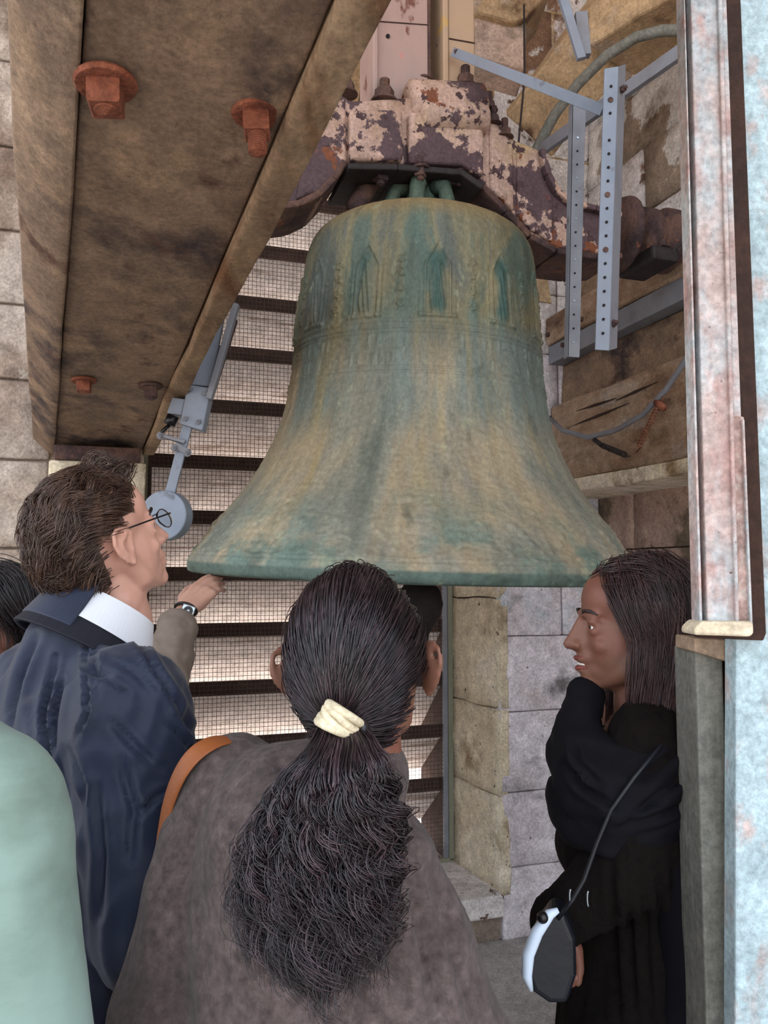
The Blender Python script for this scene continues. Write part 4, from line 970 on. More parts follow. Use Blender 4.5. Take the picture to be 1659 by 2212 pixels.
def hair_cap(Hm, region, m, parent, k=1.0, hr=HR, hc=HC, name='hair_base'):
    n1, n2 = 72, 48; vs = []; fs = []; ok = []
    for j in range(n2+1):
        for i in range(n1):
            t, a = math.pi*j/n2, 2*math.pi*i/n1; n = Vector((math.sin(t)*math.cos(a), math.sin(t)*math.sin(a), math.cos(t)))
            w = 1 + .02*noise.noise(n*6)
            vs.append(Hm @ (hc + Vector((n.x*hr.x, n.y*hr.y, n.z*hr.z))*k*w)); ok.append(region(n))
    for j in range(n2):
        for i in range(n1):
            q_ = (j*n1+i, (j+1)*n1+i, (j+1)*n1+(i+1) % n1, j*n1+(i+1) % n1)
            if sum(ok[x] for x in q_) >= 3: fs.append(q_)
    return MB().add(vs, fs).build(name, m, parent, smooth=True)
def scalp_hair(name, Hm, region, flow, m, parent, guides=500, child=12, K=12, step=.12, lift=.05, wob=.10, spread=.007, r=.0008, hang=None, seed=1, hr=HR, hc=HC, base=.01, fine=.0015):
    rs = np.random.RandomState(seed); paths = []
    Mh = Hm; N_ = Hm.to_3x3()
    for n0 in fib(guides*2):
        n0 = (n0 + Vector(rs.normal(0, .03, 3))).normalized()
        if not region(n0): continue
        n = n0.copy(); pts = []; ph = rs.uniform(0, 6.28); free = None; lf = lift*rs.uniform(.5, 1.3); fd = None
        for i in range(K):
            t = i/(K-1)
            if free is None:
                p = hc + Vector((n.x*hr.x, n.y*hr.y, n.z*hr.z))*(1 + base + lf*math.sin(min(1, t*1.2)*math.pi*.6))
                fl_v = flow(n, n0) + noise.noise_vector(n*2.2 + Vector((seed, 0, 0)))*wob*3
                tt = fl_v - n*fl_v.dot(n)
                if tt.length > 1e-4: tt = tt.normalized()
                if hang and n.z < hang[0]: free = p.copy(); fd = (N_ @ (tt)).normalized()
                n = (n + tt*step).normalized()
                pts.append(Mh @ p)
            else:
                d = Vector(hang[1](n0)) if callable(hang[1]) else Vector(hang[1])
                fd = (fd*.55 + d*.45).normalized()
                w_ = Vector((math.sin(i*hang[3]+ph), math.cos(i*hang[3]*.9+ph), 0))*hang[4]
                q_ = pts[-1] + fd*hang[2] + w_ * (1 if i > 1 else 0)
                pts.append(q_)
        G = np.array([tuple(p) for p in pts])
        for c_ in range(child):
            o_ = rs.normal(0, spread, 3); tt = np.linspace(0, 1, K)[:, None]
            paths.append(G + o_[None]*(1-.55*tt) + np.cumsum(rs.normal(0, fine/3, (K, 3)), 0))
    return strand_mesh(name, np.array(paths), r, m, parent)
def creases(me, lines):
    """press sharp folds into the camera side of a garment along polylines; (points px, width px, depth m)"""
    co = mesh_co(me); no = mesh_no(me)
    y = (co[:, 1])*math.cos(PITCH) + (co[:, 2]-EYE)*math.sin(PITCH); zc = -co[:, 1]*math.sin(PITCH) + (co[:, 2]-EYE)*math.cos(PITCH)
    X = W_/2 + F_*co[:, 0]/y; Y = H_/2 - F_*zc/y
    view = co - np.array((0, 0, EYE)); facing = (no*view).sum(1) < 0
    d_all = np.zeros(len(co))
    for pts, w, dep in lines:
        best = np.full(len(co), 1e9); tb = np.zeros(len(co)); n = len(pts)-1
        for i in range(n):
            a = np.array(pts[i], float); b = np.array(pts[i+1], float); ab_ = b-a
            t = np.clip(((X-a[0])*ab_[0]+(Y-a[1])*ab_[1])/(ab_@ab_), 0, 1)
            d = np.hypot(X-a[0]-t*ab_[0], Y-a[1]-t*ab_[1]); k_ = d < best; best[k_] = d[k_]; tb[k_] = (i+t[k_])/n
        env = np.sin(np.clip(tb, .04, .96)*math.pi)**.5
        d_all += facing*env*dep*(-np.exp(-(best/w)**2) + .55*np.exp(-((best-w*2.2)/(w*1.3))**2))
    set_co(me, co + no*d_all[:, None])
def cloth(mb, name, m, parent, voxel=.010, it=8, fold=None, lines=None):
    me = remesh(mb, name, voxel, it)
    if fold:
        for f in fold: folds(me, **f)
    if lines: creases(me, lines)
    co = mesh_co(me)
    set_co(me, co, wloc(parent)); return link_mesh(name, me, m, parent)
def skin_body(mb, m, parent, voxel=.0045, it=3, name='body'):
    me = remesh(mb, name, voxel, it); set_co(me, mesh_co(me), wloc(parent)); return link_mesh(name, me, m, parent)
def ring_band(M4, rx, ry, z0, z1, flare0, flare1, a0, a1, th_, name, m, parent, n=40, shape=None, bevel=.001):
    """open collar: elliptical band between heights z0/z1 in frame M4, from angle a0 to a1 (deg, 90 = front)"""
    vs = []; fs = []
    for i in range(n+1):
        t = i/n; a = math.radians(a0 + (a1-a0)*t); dz = shape(t) if shape else 0
        for k_, (z, fl_) in enumerate(((z1, flare1), (z0 + dz, flare0 + abs(dz)*.45))):
            for s in (0, th_):
                vs.append(M4 @ Vector(((rx+fl_+s)*math.cos(a), (ry+fl_+s)*math.sin(a), z)))
    for i in range(n):
        a, b_ = i*4, (i+1)*4
        fs += [(a, b_, b_+1, a+1), (a+2, a+3, b_+3, b_+2), (a, a+2, b_+2, b_), (a+1, b_+1, b_+3, a+3)]
    fs += [(0, 1, 3, 2), (n*4, n*4+2, n*4+3, n*4+1)]
    return MB().add(vs, fs).build(name, m, parent, smooth=False, bevel=bevel)

# ---- man in the navy jacket, seen from behind and right, looking up at the bell
Hc = P(224, 1172, 1.42); yawm = 43
Hm = head_matrix(Hc, yawm, 24, 0, 1.03)
base = P(196, 1500, 1.42); Bm = Matrix.Translation((base.x-.01, base.y-.02, 0)) @ Rz(-math.radians(48)) @ Matrix.Scale(1.10, 4)
man = empty('person', (base.x, base.y, 0), 'man in navy jacket with white collar and glasses, head tilted up toward the bell', 'person')
mb = MB(); head_prims(mb, Hm)
def bw(B, x, y, z): return B @ Vector((x, y, z))
armR = (bw(Bm, .165, 0, 1.36), bw(Bm, .215, .01, 1.08), bw(Bm, .15, .22, .98)); armL = (bw(Bm, -.165, 0, 1.36), bw(Bm, -.225, .02, 1.08), bw(Bm, -.14, .22, 1.0))
body_prims(mb, Bm, Hm @ Vector((0, -.02, -.10)), [armR, armL])
hand_prims(mb, armR[2], bw(Bm, .05, .30, .95), Vector((0, 0, 1)), 1.05, -1); hand_prims(mb, armL[2], bw(Bm, -.04, .30, .96), Vector((0, 0, 1)), 1.05, 1)
skin_body(mb, M['skin_fair'], man)
eyes(Hm, man)
jm = MB(); p = PB(jm, Bm)
p.e((0, .01, 1.20), (.205, .150, .20)); p.e((0, .03, 1.00), (.205, .175, .26)); p.e((0, .02, .82), (.20, .165, .14)); p.e((0, -.02, 1.30), (.17, .11, .12))
p.c((-.155, -.005, 1.345), .072, (.155, -.005, 1.345), .072); p.c((0, -.015, 1.36), .095, (0, -.01, 1.43), .072)
p.c((-.10, -.005, 1.385), .050, (.10, -.005, 1.385), .050)
for s, A in ((1, armR), (-1, armL)):
    jm.cap(A[0], .088, A[1], .082); jm.cap(A[1], .080, A[2], .056)
cloth(jm, 'jacket', M['navy'], man, .0065, 12, [dict(amp=.010, sc=(7, 7, 1.5), seed=2.3), dict(amp=.004, sc=(22, 22, 9), seed=7.1, amp2=.0015)],
 [([(190, 1342), (187, 1411), (190, 1538), (165, 1595)], 4, .010), ([(123, 1418), (98, 1538), (104, 1633), (117, 1690)], 6, .014), ([(79, 1373), (44, 1468), (19, 1585)], 7, .014),
  ([(136, 1468), (123, 1554), (117, 1640)], 5, .010), ([(228, 1468), (278, 1500)], 4, .010), ([(202, 1405), (202, 1455), (240, 1462)], 7, .012), ([(263, 1345), (316, 1411), (342, 1459), (380, 1510), (427, 1601)], 5, .012),
  ([(348, 1468), (373, 1522), (408, 1570)], 4, .008), ([(300, 1760), (330, 1725), (370, 1705)], 6, .012), ([(230, 1420), (290, 1452), (335, 1500)], 5, .005), ([(150, 1620), (180, 1700), (175, 1800)], 7, .008),
  ([(240, 1560), (300, 1620), (345, 1660)], 8, .008), ([(260, 1640), (290, 1750), (280, 1860)], 8, .009), ([(210, 1700), (222, 1850), (215, 1980)], 8, .009), ([(360, 1560), (400, 1600), (425, 1640)], 5, .008)])
Cm = Matrix.Translation(Hm @ Vector((0, -.035, -.105))) @ Rz(-math.radians(48)) @ Matrix.Rotation(math.radians(-30), 4, 'X')
ring_band(Cm, .072, .078, -.045, .006, .028, .004, -80, 88, .004, 'shirt_collar', M['white_cloth'], man, shape=lambda t: -.045*max(0, (t-.55)/.45)-.015*t, bevel=.001)
ring_band(Cm, .074, .080, -.088, -.040, .036, .014, -265, 80, .010, 'jacket_collar', M['navy_dark'], man, shape=lambda t: -.060*max(0, (t-.80)/.2)-.03*max(0, (.15-t)/.15), bevel=.003)
ring_band(Cm, .076, .082, -.070, .012, .030, .008, -250, -38, .008, 'collar_fold', M['navy'], man, bevel=.003)
lg = MB(); p = PB(lg, Bm)
for s in (-1, 1):
    p.c((s*.085, 0, .86), .115, (s*.09, .01, .50), .085); p.c((s*.09, .01, .50), .083, (s*.09, -.01, .07), .070)
p.e((0, 0, .88), (.17, .135, .12))
cloth(lg, 'trousers', M['trousers'], man, .014, 5)
for s in (-1, 1):
    sh = MB(); p = PB(sh, Bm); p.c((s*.09, -.03, .045), .045, (s*.10, .14, .035), .038, .85, (0, 0, 1)); sh.build('shoe', M['black_plastic'], man, smooth=True)
# snap buttons down the jacket front edge
for (x, y) in ((408, 1577), (398, 1632), (372, 1470)):
    c = P(x, y, 1.36); MB().cyl(c, c+Vector((.0, -.006, 0)), .006, 12).build('snap', M['steel'], man)
def reg_man(n):
    if n.z > .93: return True
    if n.y > .52 and n.z < .60 - .55*max(0, abs(n.x)-.25): return False
    if n.y > .22 and n.z < .22: return False
    if abs(n.x) > .55 and n.z < .10 and n.y > -.26: return False
    if n.z < -.66: return False
    if n.z < -.25 and n.y > -.22: return False
    return True
MR_ = Vector((.078, .100, .107))
hair_cap(Hm, reg_man, M['hair_brown'], man, 1.0, MR_)
def fl_man(n, n0):
    top = max(0, n0.z-.3)
    
    if abs(n.x) > .45 and n.z < .55 and n.y > -.4: return Vector((0, -1, .05))
    return Vector((.25*math.sin(n0.z*5+n0.y*4), -1.0, -.55 + .5*top)) + Vector((.6*math.sin(n0.y*9+n0.z*7), .35*math.cos(n0.x*8), .5*math.sin(n0.x*9+n0.y*6)))
scalp_hair('hair', Hm, reg_man, fl_man, M['hair_brown'], man, 620, 11, 8, .070, .13, .22, .0055, .0009, seed=3, base=.01, hr=MR_)
scalp_hair('fringe', Hm, lambda n: n.z > .62 and n.y > .15 and abs(n.x) < .55, lambda n, n0: Vector((.5, .5, .6)), M['hair_brown'], man, 260, 9, 8, .055, .34, .2, .005, .0009, seed=13, base=.01, hr=MR_)
# glasses
gl = MB()
for s in (-1, 1):
    gl.tube([Hm @ Vector(q_) for q_ in ((s*.080, -.008, .012), (s*.080, .0, .020), (s*.076, .06, .016), (s*.066, .100, .012))], .0016, 6)
for s in (-1, 1):
    gl.tube([Hm @ Vector((s*.034+.024*math.cos(a), .108 - .010*abs(math.cos(a)*s*.6+.4)*.6, .002+.017*math.sin(a))) for a in np.linspace(0, 2*math.pi, 20, endpoint=False)], .0011, 5, closed=True)
gl.tube([Hm @ Vector(q_) for q_ in ((-.010, .106, .006), (0, .112, .009), (.010, .106, .006))], .0011, 5)
glo = gl.build('glasses', M['black_plastic'], man, smooth=True)
for s in (-1, 1):
    MB().lathe([(.0001, 0), (.023, 0), (.023, .0015), (.0001, .0015)], Hm @ Matrix.Translation((s*.034, .104, .002)) @ Matrix.Rotation(-math.pi/2, 4, 'X') @ Matrix.Diagonal((1, .72, 1, 1)), 20).build('lens', M['lens'], glo)

# ---- woman with the ponytail, from behind
Hc = P(776, 1437, 1.05)
Hw = head_matrix(Hc, 10, 2, -3, 1.0)
base = Vector((Hc.x-.085, Hc.y+.02, 0)); Bw = Matrix.Translation(base) @ Rz(-math.radians(26)) @ Matrix.Scale(1.0, 4)
wom = empty('person', base, 'woman from behind with curly black ponytail in a cream band and brown wool cape', 'person')
mb = MB(); head_prims(mb, Hw, ear=.010)
LS, RS = P(500, 1708, 1.15), P(812, 1865, 1.0); LE, RE = P(425, 2190, 1.12), P(930, 2290, 1.0)
LW, RW = Vector((LE.x+.12, LE.y+.20, LE.z-.10)), Vector((RE.x+.05, RE.y+.22, RE.z-.08))
body_prims(mb, Bw, Hw @ Vector((0, -.02, -.10)), [(LS, LE, LW), (RS, RE, RW)], sh=[LS.lerp(RS, .12), LS.lerp(RS, .88)])
hand_prims(mb, LW, LW+Vector((.1, .12, -.02)), Vector((0, 0, 1)), .95, 1); hand_prims(mb, RW, RW+Vector((-.1, .12, -.02)), Vector((0, 0, 1)), .95, -1)
skin_body(mb, M['skin_tan'], wom)
eyes(Hw, wom)
cm_ = MB()
mid = (LS+RS)/2; mid.z -= .02; low = Vector((mid.x+.03, mid.y+.02, .92))
cm_.cap(LS, .078, LE, .112); cm_.cap(RS, .064, RE, .098); cm_.cap(LS, .072, RS, .070); cm_.cap(LS.lerp(RS, .3), .085, LS.lerp(RS, .75), .080)
cm_.cap(mid, .125, low, .20); cm_.cap(LE, .115, low + Vector((-.10, 0, -.1)), .14); cm_.cap(RE, .10, low + Vector((.12, 0, -.1)), .13)
cm_.cap(LS.lerp(LE, .5), .10, low, .18); cm_.cap(RS.lerp(RE, .5), .085, low, .18)
cm_.cap(low, .20, Vector((low.x, low.y, .62)), .22)
cm_.cap(LS.lerp(RS, .45) + Vector((0, 0, .03)), .07, Hw @ Vector((0, -.02, -.135)), .060)
cloth(cm_, 'cape', M['wool'], wom, .008, 16, [dict(amp=.006, sc=(5, 5, 1.2), seed=4.3, ridge=False), dict(amp=.005, sc=(9, 9, 1.0), seed=1.3)], [([(868, 1790), (900, 1950), (950, 2230)], 16, .014), ([(905, 1850), (970, 2020), (1030, 2230)], 15, .012), ([(600, 1640), (640, 1700), (650, 1800)], 12, .010)])
lg = MB(); p = PB(lg, Bw)
for s in (-1, 1):
    p.c((s*.085, 0, .80), .10, (s*.09, .01, .50), .07); p.c((s*.09, .01, .50), .07, (s*.09, -.01, .10), .055)
cloth(lg, 'trousers', M['trousers'], wom, .014, 4)
for s in (-1, 1):
    sh = MB(); p = PB(sh, Bw); p.c((s*.09, -.03, .045), .042, (s*.10, .13, .03), .034, .85, (0, 0, 1)); sh.build('shoe', M['black_plastic'], wom, smooth=True)
def reg_w(n):
    if n.y > .45 and n.z < .72: return False
    if n.y > .15 and n.z < .1: return False
    if abs(n.x) > .60 and n.z < .12 and n.y > -.34: return False
    if n.z < -.25 and n.y > -.25: return False
    if n.z < -.80: return False
    return True
WR_, WC_ = Vector((.080, .102, .114)), Vector((0, -.014, .006))
hair_cap(Hw, reg_w, M['hair_black'], wom, 1.0, WR_, WC_)
tieL = Hw.inverted() @ P(733, 1556, .955)
tn = Vector(((tieL.x-WC_.x)/WR_.x, (tieL.y-WC_.y)/WR_.y, (tieL.z-WC_.z)/WR_.z)).normalized()
def fl_w(n, n0):
    d = tn - n; return d.normalized() + Vector((.0, -.1, .10))
scalp_hair('hair', Hw, reg_w, fl_w, M['hair_black'], wom, 720, 11, 14, .125, .05, .07, .0045, .0008, seed=5, hr=WR_, hc=WC_, base=.012, fine=.0012)
scalp_hair('hair_lighter_strands', Hw, reg_w, fl_w, M['hair_sheen'], wom, 300, 5, 14, .125, .06, .09, .005, .0007, seed=15, hr=WR_, hc=WC_, base=.014, fine=.0012)
tie = P(733, 1556, .925)
# ponytail locks
rs = np.random.RandomState(11); paths = []; KK = 46
rows = [(1556, 735, 30, .925), (1600, 745, 66, .900), (1650, 738, 98, .885), (1700, 728, 126, .882), (1760, 716, 150, .880), (1850, 698, 170, .878), (1950, 690, 172, .875), (2050, 694, 160, .872), (2130, 700, 135, .870), (2190, 702, 95, .870)]
ry_ = [r[0] for r in rows]
def row(y): return np.interp(y, ry_, [r[1] for r in rows]), np.interp(y, ry_, [r[2] for r in rows]), np.interp(y, ry_, [r[3] for r in rows])
for g_ in range(150):
    a = rs.uniform(-1, 1); dpt = rs.uniform(0, 1); ph = rs.uniform(0, 6.28); fr = rs.uniform(.8, 1.3); amp = rs.uniform(.006, .016); yend = rs.uniform(2040, 2205) - 90*abs(a)
    G = []
    for i in range(KK):
        t = i/(KK-1); y = 1552 + (yend-1552)*t; cx, hw, Yd = row(y)
        bul = math.sqrt(max(0, 1-a*a*.8)); yy = Yd - .035*bul*dpt*min(1, t*4) + .015*(1-bul)
        q_ = P(cx + a*hw*.95, y, yy); c_ = max(0, min(1, (t-.12)/.25))
        ang = ph + t*fr*21
        q_ += Vector((math.cos(ang)*amp, math.sin(ang)*amp*.8, math.sin(ang*1.0+1)*amp*.4))*c_
        q_ += noise.noise_vector(Vector((a*3, y*.012, g_*.37)))*.006*c_
        G.append(tuple(q_))
    G = np.array(G)
    for c in range(13):
        o_ = rs.normal(0, 1, 3)*np.array([.0036, .0036, .002]); tt = np.linspace(0, 1, KK)[:, None]
        w_ = np.cumsum(rs.normal(0, .0006, (KK, 3)), 0)*np.clip(tt*2, 0, 1)
        paths.append(G + o_[None]*(.5+tt*.9) + w_)
PT = np.array(paths); msk_ = (np.arange(len(PT))//13) % 4 == 0; msk_ |= rs.rand(len(PT)) < .12
strand_mesh('ponytail', PT[~msk_], .00085, M['hair_black'], wom, taper=.35)
strand_mesh('ponytail_lighter_locks', PT[msk_], .00085, M['hair_sheen'], wom, taper=.35)
pc = MB(); prev = None
for y in range(1560, 2060, 40):
    cx, hw, Yd = row(y)
    for kx in (-.55, 0, .55): pc.ell(P(cx+kx*hw, y, Yd+.020), (hw*.36/1750*.9, .012, .03), None, 12, 8)
me_ = remesh(pc, 'ponytail_core', .006, 4); set_co(me_, mesh_co(me_), wloc(wom)); link_mesh('ponytail_core', me_, M['hair_black'], wom)
# flyaway hairs at the right of the neck
fly = []
for i in range(14):
    s0 = P(835+rs.uniform(-12, 8), 1640+rs.uniform(-20, 60), .93); pts = []; d = Vector((rs.uniform(.2, 1), 0, rs.uniform(-1, .2))).normalized()
    for j in range(20):
        pts.append(tuple(s0)); d = (Matrix.Rotation(rs.uniform(.1, .35), 3, 'Y') @ d); s0 = s0 + d*.0035
    fly.append(pts)
strand_mesh('loose_hair', np.array(fly), .0005, M['hair_black'], wom)
# cream scrunchie: several wound loops
ax = (P(770, 1580, .93)-P(700, 1535, .93)).normalized(); sc_ = MB()
cen = P(734, 1556, .915); n1 = Vector((ax.z, 0, -ax.x)).normalized(); n2 = Vector((0, 1, 0))
dwn = Vector((-ax.z, 0, ax.x)); dwn = dwn if dwn.z < 0 else -dwn
for k in range(5):
    o_ = cen + dwn*(k-2)*.0048 + Vector((0, -.001*abs(k-2), 0)); tl = (k-2)*.12 + .1*math.sin(k*2.1)
    pts = [o_ + (ax*math.cos(a)*.0205 + n2*math.sin(a)*.021) + dwn*math.sin(a*1+k*1.3)*.004 + ax*0 for a in np.linspace(0, 2*math.pi, 28, endpoint=False)]
    sc_.tube(pts, .0048, 8, closed=True)
sc_.build('hair_band', M['scrunchie'], wom, smooth=True)
# leather bag strap over her left shoulder
st = [(596, 1672, 1.23), (574, 1634, 1.20), (535, 1608, 1.165), (488, 1600, 1.13), (442, 1614, 1.105), (404, 1650, 1.10), (378, 1706, 1.11), (360, 1770, 1.13), (346, 1880, 1.15), (322, 1990, 1.08), (312, 2100, 1.10), (300, 2230, 1.11), (295, 2330, 1.12)]
sp3 = [P(*q_) for q_ in st]; vs = []; fs = []
for i, q_ in enumerate(sp3):
    d = (sp3[min(i+1, len(sp3)-1)]-sp3[max(i-1, 0)]).normalized(); nn = (q_ - Vector((LS.x+.05, LS.y+.03, min(q_.z-.02, LS.z-.03)))).normalized() + Vector((-.1, -.55, .1)); nn = (nn - d*nn.dot(d)).normalized(); w_ = nn.cross(d).normalized()
    for a, b_ in ((-.016, 0), (.016, 0), (.016, .005), (-.016, .005)): vs.append(q_ + w_*a + nn*(b_+.002))
for i in range(len(sp3)-1):
    a, b_ = i*4, i*4+4; fs += [(a+j, a+(j+1) % 4, b_+(j+1) % 4, b_+j) for j in range(4)]
fs += [(3, 2, 1, 0), tuple(len(sp3)*4-4+j for j in range(4))]
bag = empty('shoulder_bag', sp3[-1], 'orange tan leather bag strap over the left shoulder of the woman with the ponytail', 'bag')
so = MB().add(vs, fs).build('strap', M['leather'], bag, smooth=True); m_ = so.modifiers.new('s', 'SUBSURF'); m_.levels = 2; m_.render_levels = 2
for p_ in so.data.polygons: p_.use_smooth = True
MB().tube([P(588, 1640, 1.17)+Vector((math.cos(a)*.010, 0, math.sin(a)*.007)) for a in np.linspace(0, 6.28, 16, endpoint=False)], .002, 6, closed=True).build('ring', M['steel'], bag, smooth=True)
bq = sp3[-1]; bgm = MB().ell((bq.x-.03, bq.y+.02, bq.z-.20), (.06, .13, .17), None, 24, 16).build('pouch', M['leather'], bag, smooth=True)

# ---- woman on the right in black, in profile to the left
Hc = P(1368, 1354, 1.47)
Hr = head_matrix(Hc, -87, 2, 0, 1.03)
base = Vector((Hc.x+.035, Hc.y+.03, 0)); Br = Matrix.Translation(base) @ Rz(-math.radians(-100)) @ Matrix.Scale(1.02, 4)
wr_ = empty('person', base, 'woman in profile with loose dark brown hair, black knit clothes and scarf', 'person')
mb = MB(); head_prims(mb, Hr, smile=1.0, nose=1.0)
# camera side arm reaches down and forward, the other hangs
nS, nE, nW = P(1405, 1600, 1.38), P(1345, 1880, 1.36), P(1203, 1990, 1.42)
fS, fE, fW = bw(Br, .15, 0, 1.36), bw(Br, .17, -.03, 1.08), bw(Br, .12, -.02, .84)
body_prims(mb, Br, Hr @ Vector((0, -.02, -.10)), [(nS, nE, nW), (fS, fE, fW)])
hand_prims(mb, nW, P(1186, 2070, 1.42), Vector((0, 1, .1)), .85, 1, curl=(60, 60, 35)); hand_prims(mb, fW, fW+Vector((0, 0, -.15)), Vector((0, 1, 0)), .92, -1, curl=(45, 50, 30))
skin_body(mb, M['skin_tan'], wr_, .0042)
eyes(Hr, wr_)
lp = MB()
for (z_, y0, w_, r_) in ((-.0585, .0945, .021, .0040), (-.0760, .0915, .018, .0046)):
    lp.tube([Hr @ Vector((x*w_, y0 + .004 - abs(x)**2*.014, z_ + (.004 if x else 0)*abs(x))) for x in np.linspace(-1, 1, 9)], [r_*.4, r_*.7, r_*.9, r_, r_*.95, r_, r_*.9, r_*.7, r_*.4], 8)
lp.build('lips', M['lips'], wr_, smooth=True)
MB().tube([Hr @ Vector((x*.014, .0925-abs(x)**2*.008, -.0665)) for x in np.linspace(-1, 1, 7)], .0036, 6).build('teeth', M['eye'], wr_, smooth=True)
dr = MB(); p = PB(dr, Br)
p.e((0, .01, 1.22), (.18, .135, .17)); p.e((0, .085, 1.19), (.13, .075, .085)); p.e((0, .0, 1.00), (.165, .13, .24)); p.e((0, .0, .82), (.19, .155, .2))
p.c((-.15, 0, 1.345), .058, (.15, 0, 1.345), .058); p.c((0, 0, .9), .19, (0, 0, .45), .23, .85, (0, 1, 0))
dr.cap(nS, .068, nE, .062); dr.cap(nE, .060, nW, .042); dr.cap(nW, .036, P(1182, 1992, 1.38), .014); dr.cap(fS, .06, fE, .055); dr.cap(fE, .055, fW, .04)
cloth(dr, 'dress', M['knit'], wr_, .008, 8, [dict(amp=.006, sc=(12, 12, 1.0), seed=5.5), dict(amp=.003, sc=(30, 30, 2.5), seed=2.)], [([(1320+i*34, 1860), (1326+i*34, 1990), (1338+i*34, 2215)], 7, .007) for i in range(5)])
# neckline skin is covered at the sides by a scarf draped across the shoulders
sf = MB()
def rpx(x, y, Y): return P(x, y, Y)
loops = [([(1530, 1560, 1.40), (1470, 1610, 1.36), (1400, 1665, 1.33), (1330, 1690, 1.33), (1265, 1660, 1.36), (1240, 1590, 1.42), (1262, 1520, 1.50)], .034),
         ([(1540, 1640, 1.38), (1470, 1690, 1.34), (1395, 1735, 1.32), (1320, 1745, 1.32), (1255, 1710, 1.36), (1228, 1640, 1.43), (1250, 1560, 1.52)], .036),
         ([(1520, 1520, 1.44), (1470, 1560, 1.39), (1420, 1610, 1.355), (1370, 1650, 1.345)], .030),
         ([(1262, 1510, 1.47), (1258, 1560, 1.43), (1280, 1610, 1.39), (1330, 1650, 1.36)], .034),
         ([(1540, 1720, 1.38), (1480, 1750, 1.35), (1400, 1790, 1.34), (1320, 1800, 1.34), (1250, 1780, 1.38), (1222, 1720, 1.44)], .036)]
for pts_, r_ in loops:
    w3 = [rpx(*q_) for q_ in pts_]
    for a, b_ in zip(w3, w3[1:]): sf.cap(a, r_, b_, r_)
sf.cap(rpx(1520, 1600, 1.46), .07, rpx(1480, 1760, 1.42), .07)
cloth(sf, 'scarf', M['black_cloth'], wr_, .0065, 8, [dict(amp=.006, sc=(5, 5, 14), seed=3.1), dict(amp=.003, sc=(12, 12, 30), seed=8.)], [([(1222, 1650), (1260, 1700), (1330, 1745)], 7, .012), ([(1505, 1590), (1440, 1640), (1370, 1690)], 8, .012), ([(1505, 1660), (1430, 1710), (1360, 1770)], 8, .012), ([(1235, 1600), (1250, 1650), (1300, 1700)], 6, .01), ([(1500, 1730), (1430, 1760), (1330, 1790)], 7, .01), ([(1490, 1530), (1430, 1590)], 6, .01)])
cg = MB(); cg.cap(rpx(1500, 1760, 1.36), .05, rpx(1530, 2300, 1.34), .07); cg.cap(rpx(1475, 1850, 1.40), .03, rpx(1520, 2250, 1.36), .04)
cloth(cg, 'cardigan', M['black_cloth'], wr_, .009, 5, [dict(amp=.010, sc=(14, 14, 1.2), seed=9.1)])
sh = MB(); p = PB(sh, Br)
for s in (-1, 1): p.c((s*.09, -.03, .045), .040, (s*.10, .13, .03), .033, .85, (0, 0, 1))
bt = MB(); p = PB(bt, Br)
for s in (-1, 1): 
    b0 = MB(); p = PB(b0, Br); p.c((s*.09, -.03, .045), .042, (s*.10, .13, .03), .035, .85, (0, 0, 1)); b0.build('shoe', M['black_plastic'], wr_, smooth=True)
MB().ell(P(1350, 1560, 1.375), (.010, .004, .008), None, 12, 8).build('pendant', M['gold'], wr_, smooth=True)
def reg_r(n):
    if n.z > .80: return True
    if n.y > .60 and n.z < .60: return False
    if n.y > .48 and n.z < .30: return False
    if n.y > .30 and n.z < .0: return False
    return n.z > -.85
RR_, RC_ = Vector((.090, .114, .112)), Vector((0, -.026, .008))
hair_cap(Hr, reg_r, M['hair_auburn'], wr_, 1.0, RR_, RC_)
def fl_r(n, n0): return Vector((.7*(1 if n0.x > 0 else -1), -.45 - .5*max(0, n.y), -.75 if n.z < .6 else .0))
scalp_hair('hair', Hr, reg_r, fl_r, M['hair_auburn'], wr_, 900, 10, 20, .125, .07, .10, .007, .0009, seed=8, hr=RR_, hc=RC_, base=.015,
           hang=(-.12, lambda n0: Vector((.14, 0, -1)).normalized(), .0165, .7, .0025))
for m__, g__, sd in ((M['hair_auburn'], 700, 31), (M['hair_sheen'], 200, 32)):
    scalp_hair('hair_side', Hr, lambda n: n.z > .22 and n.y < (.68 if n.z > .42 else .5) and n.y > -.7 and abs(n.x) > .08, lambda n, n0: Vector(((1 if n0.x > 0 else -1)*.95, -.12, -.95)), m__, wr_, g__, 9, 20, .125, .05, .08, .006, .0009, seed=sd, hr=RR_, hc=RC_, base=.035,
           hang=(-.05, lambda n0: Vector((-.03, .03, -1)).normalized(), .0165, .6, .003))
# handbag held at her side
bg_ = empty('handbag', P(1200, 2160, 1.33), 'small rounded black handbag with a shiny white edge held by the woman in black', 'bag')
op = [(1196, 1965), (1164, 2010), (1142, 2060), (1136, 2110), (1150, 2145), (1185, 2170), (1226, 2172), (1246, 2110), (1244, 2030), (1222, 1975)]
MB().prism([P(x, y, 1.29) for x, y in op], (.01, .06, 0)).build('body', M['bag_black'], bg_, bevel=.012, seg=3)
MB().tube([P(x, y, 1.285) for x, y in ((1206, 1966), (1188, 1974), (1160, 2014), (1141, 2062), (1138, 2108), (1148, 2140))], [.004, .008, .0095, .0095, .008, .003], 10).build('edge', M['bag_white'], bg_, smooth=True)
MB().tube([P(x, y, Y) for x, y, Y in ((1205, 1985, 1.285), (1236, 1945, 1.28), (1262, 1900, 1.285), (1290, 1820, 1.29), (1320, 1750, 1.29), (1370, 1680, 1.285), (1420, 1620, 1.30), (1450, 1580, 1.35))], .0035, 8).build('handle', M['bag_black'], bg_, smooth=True)
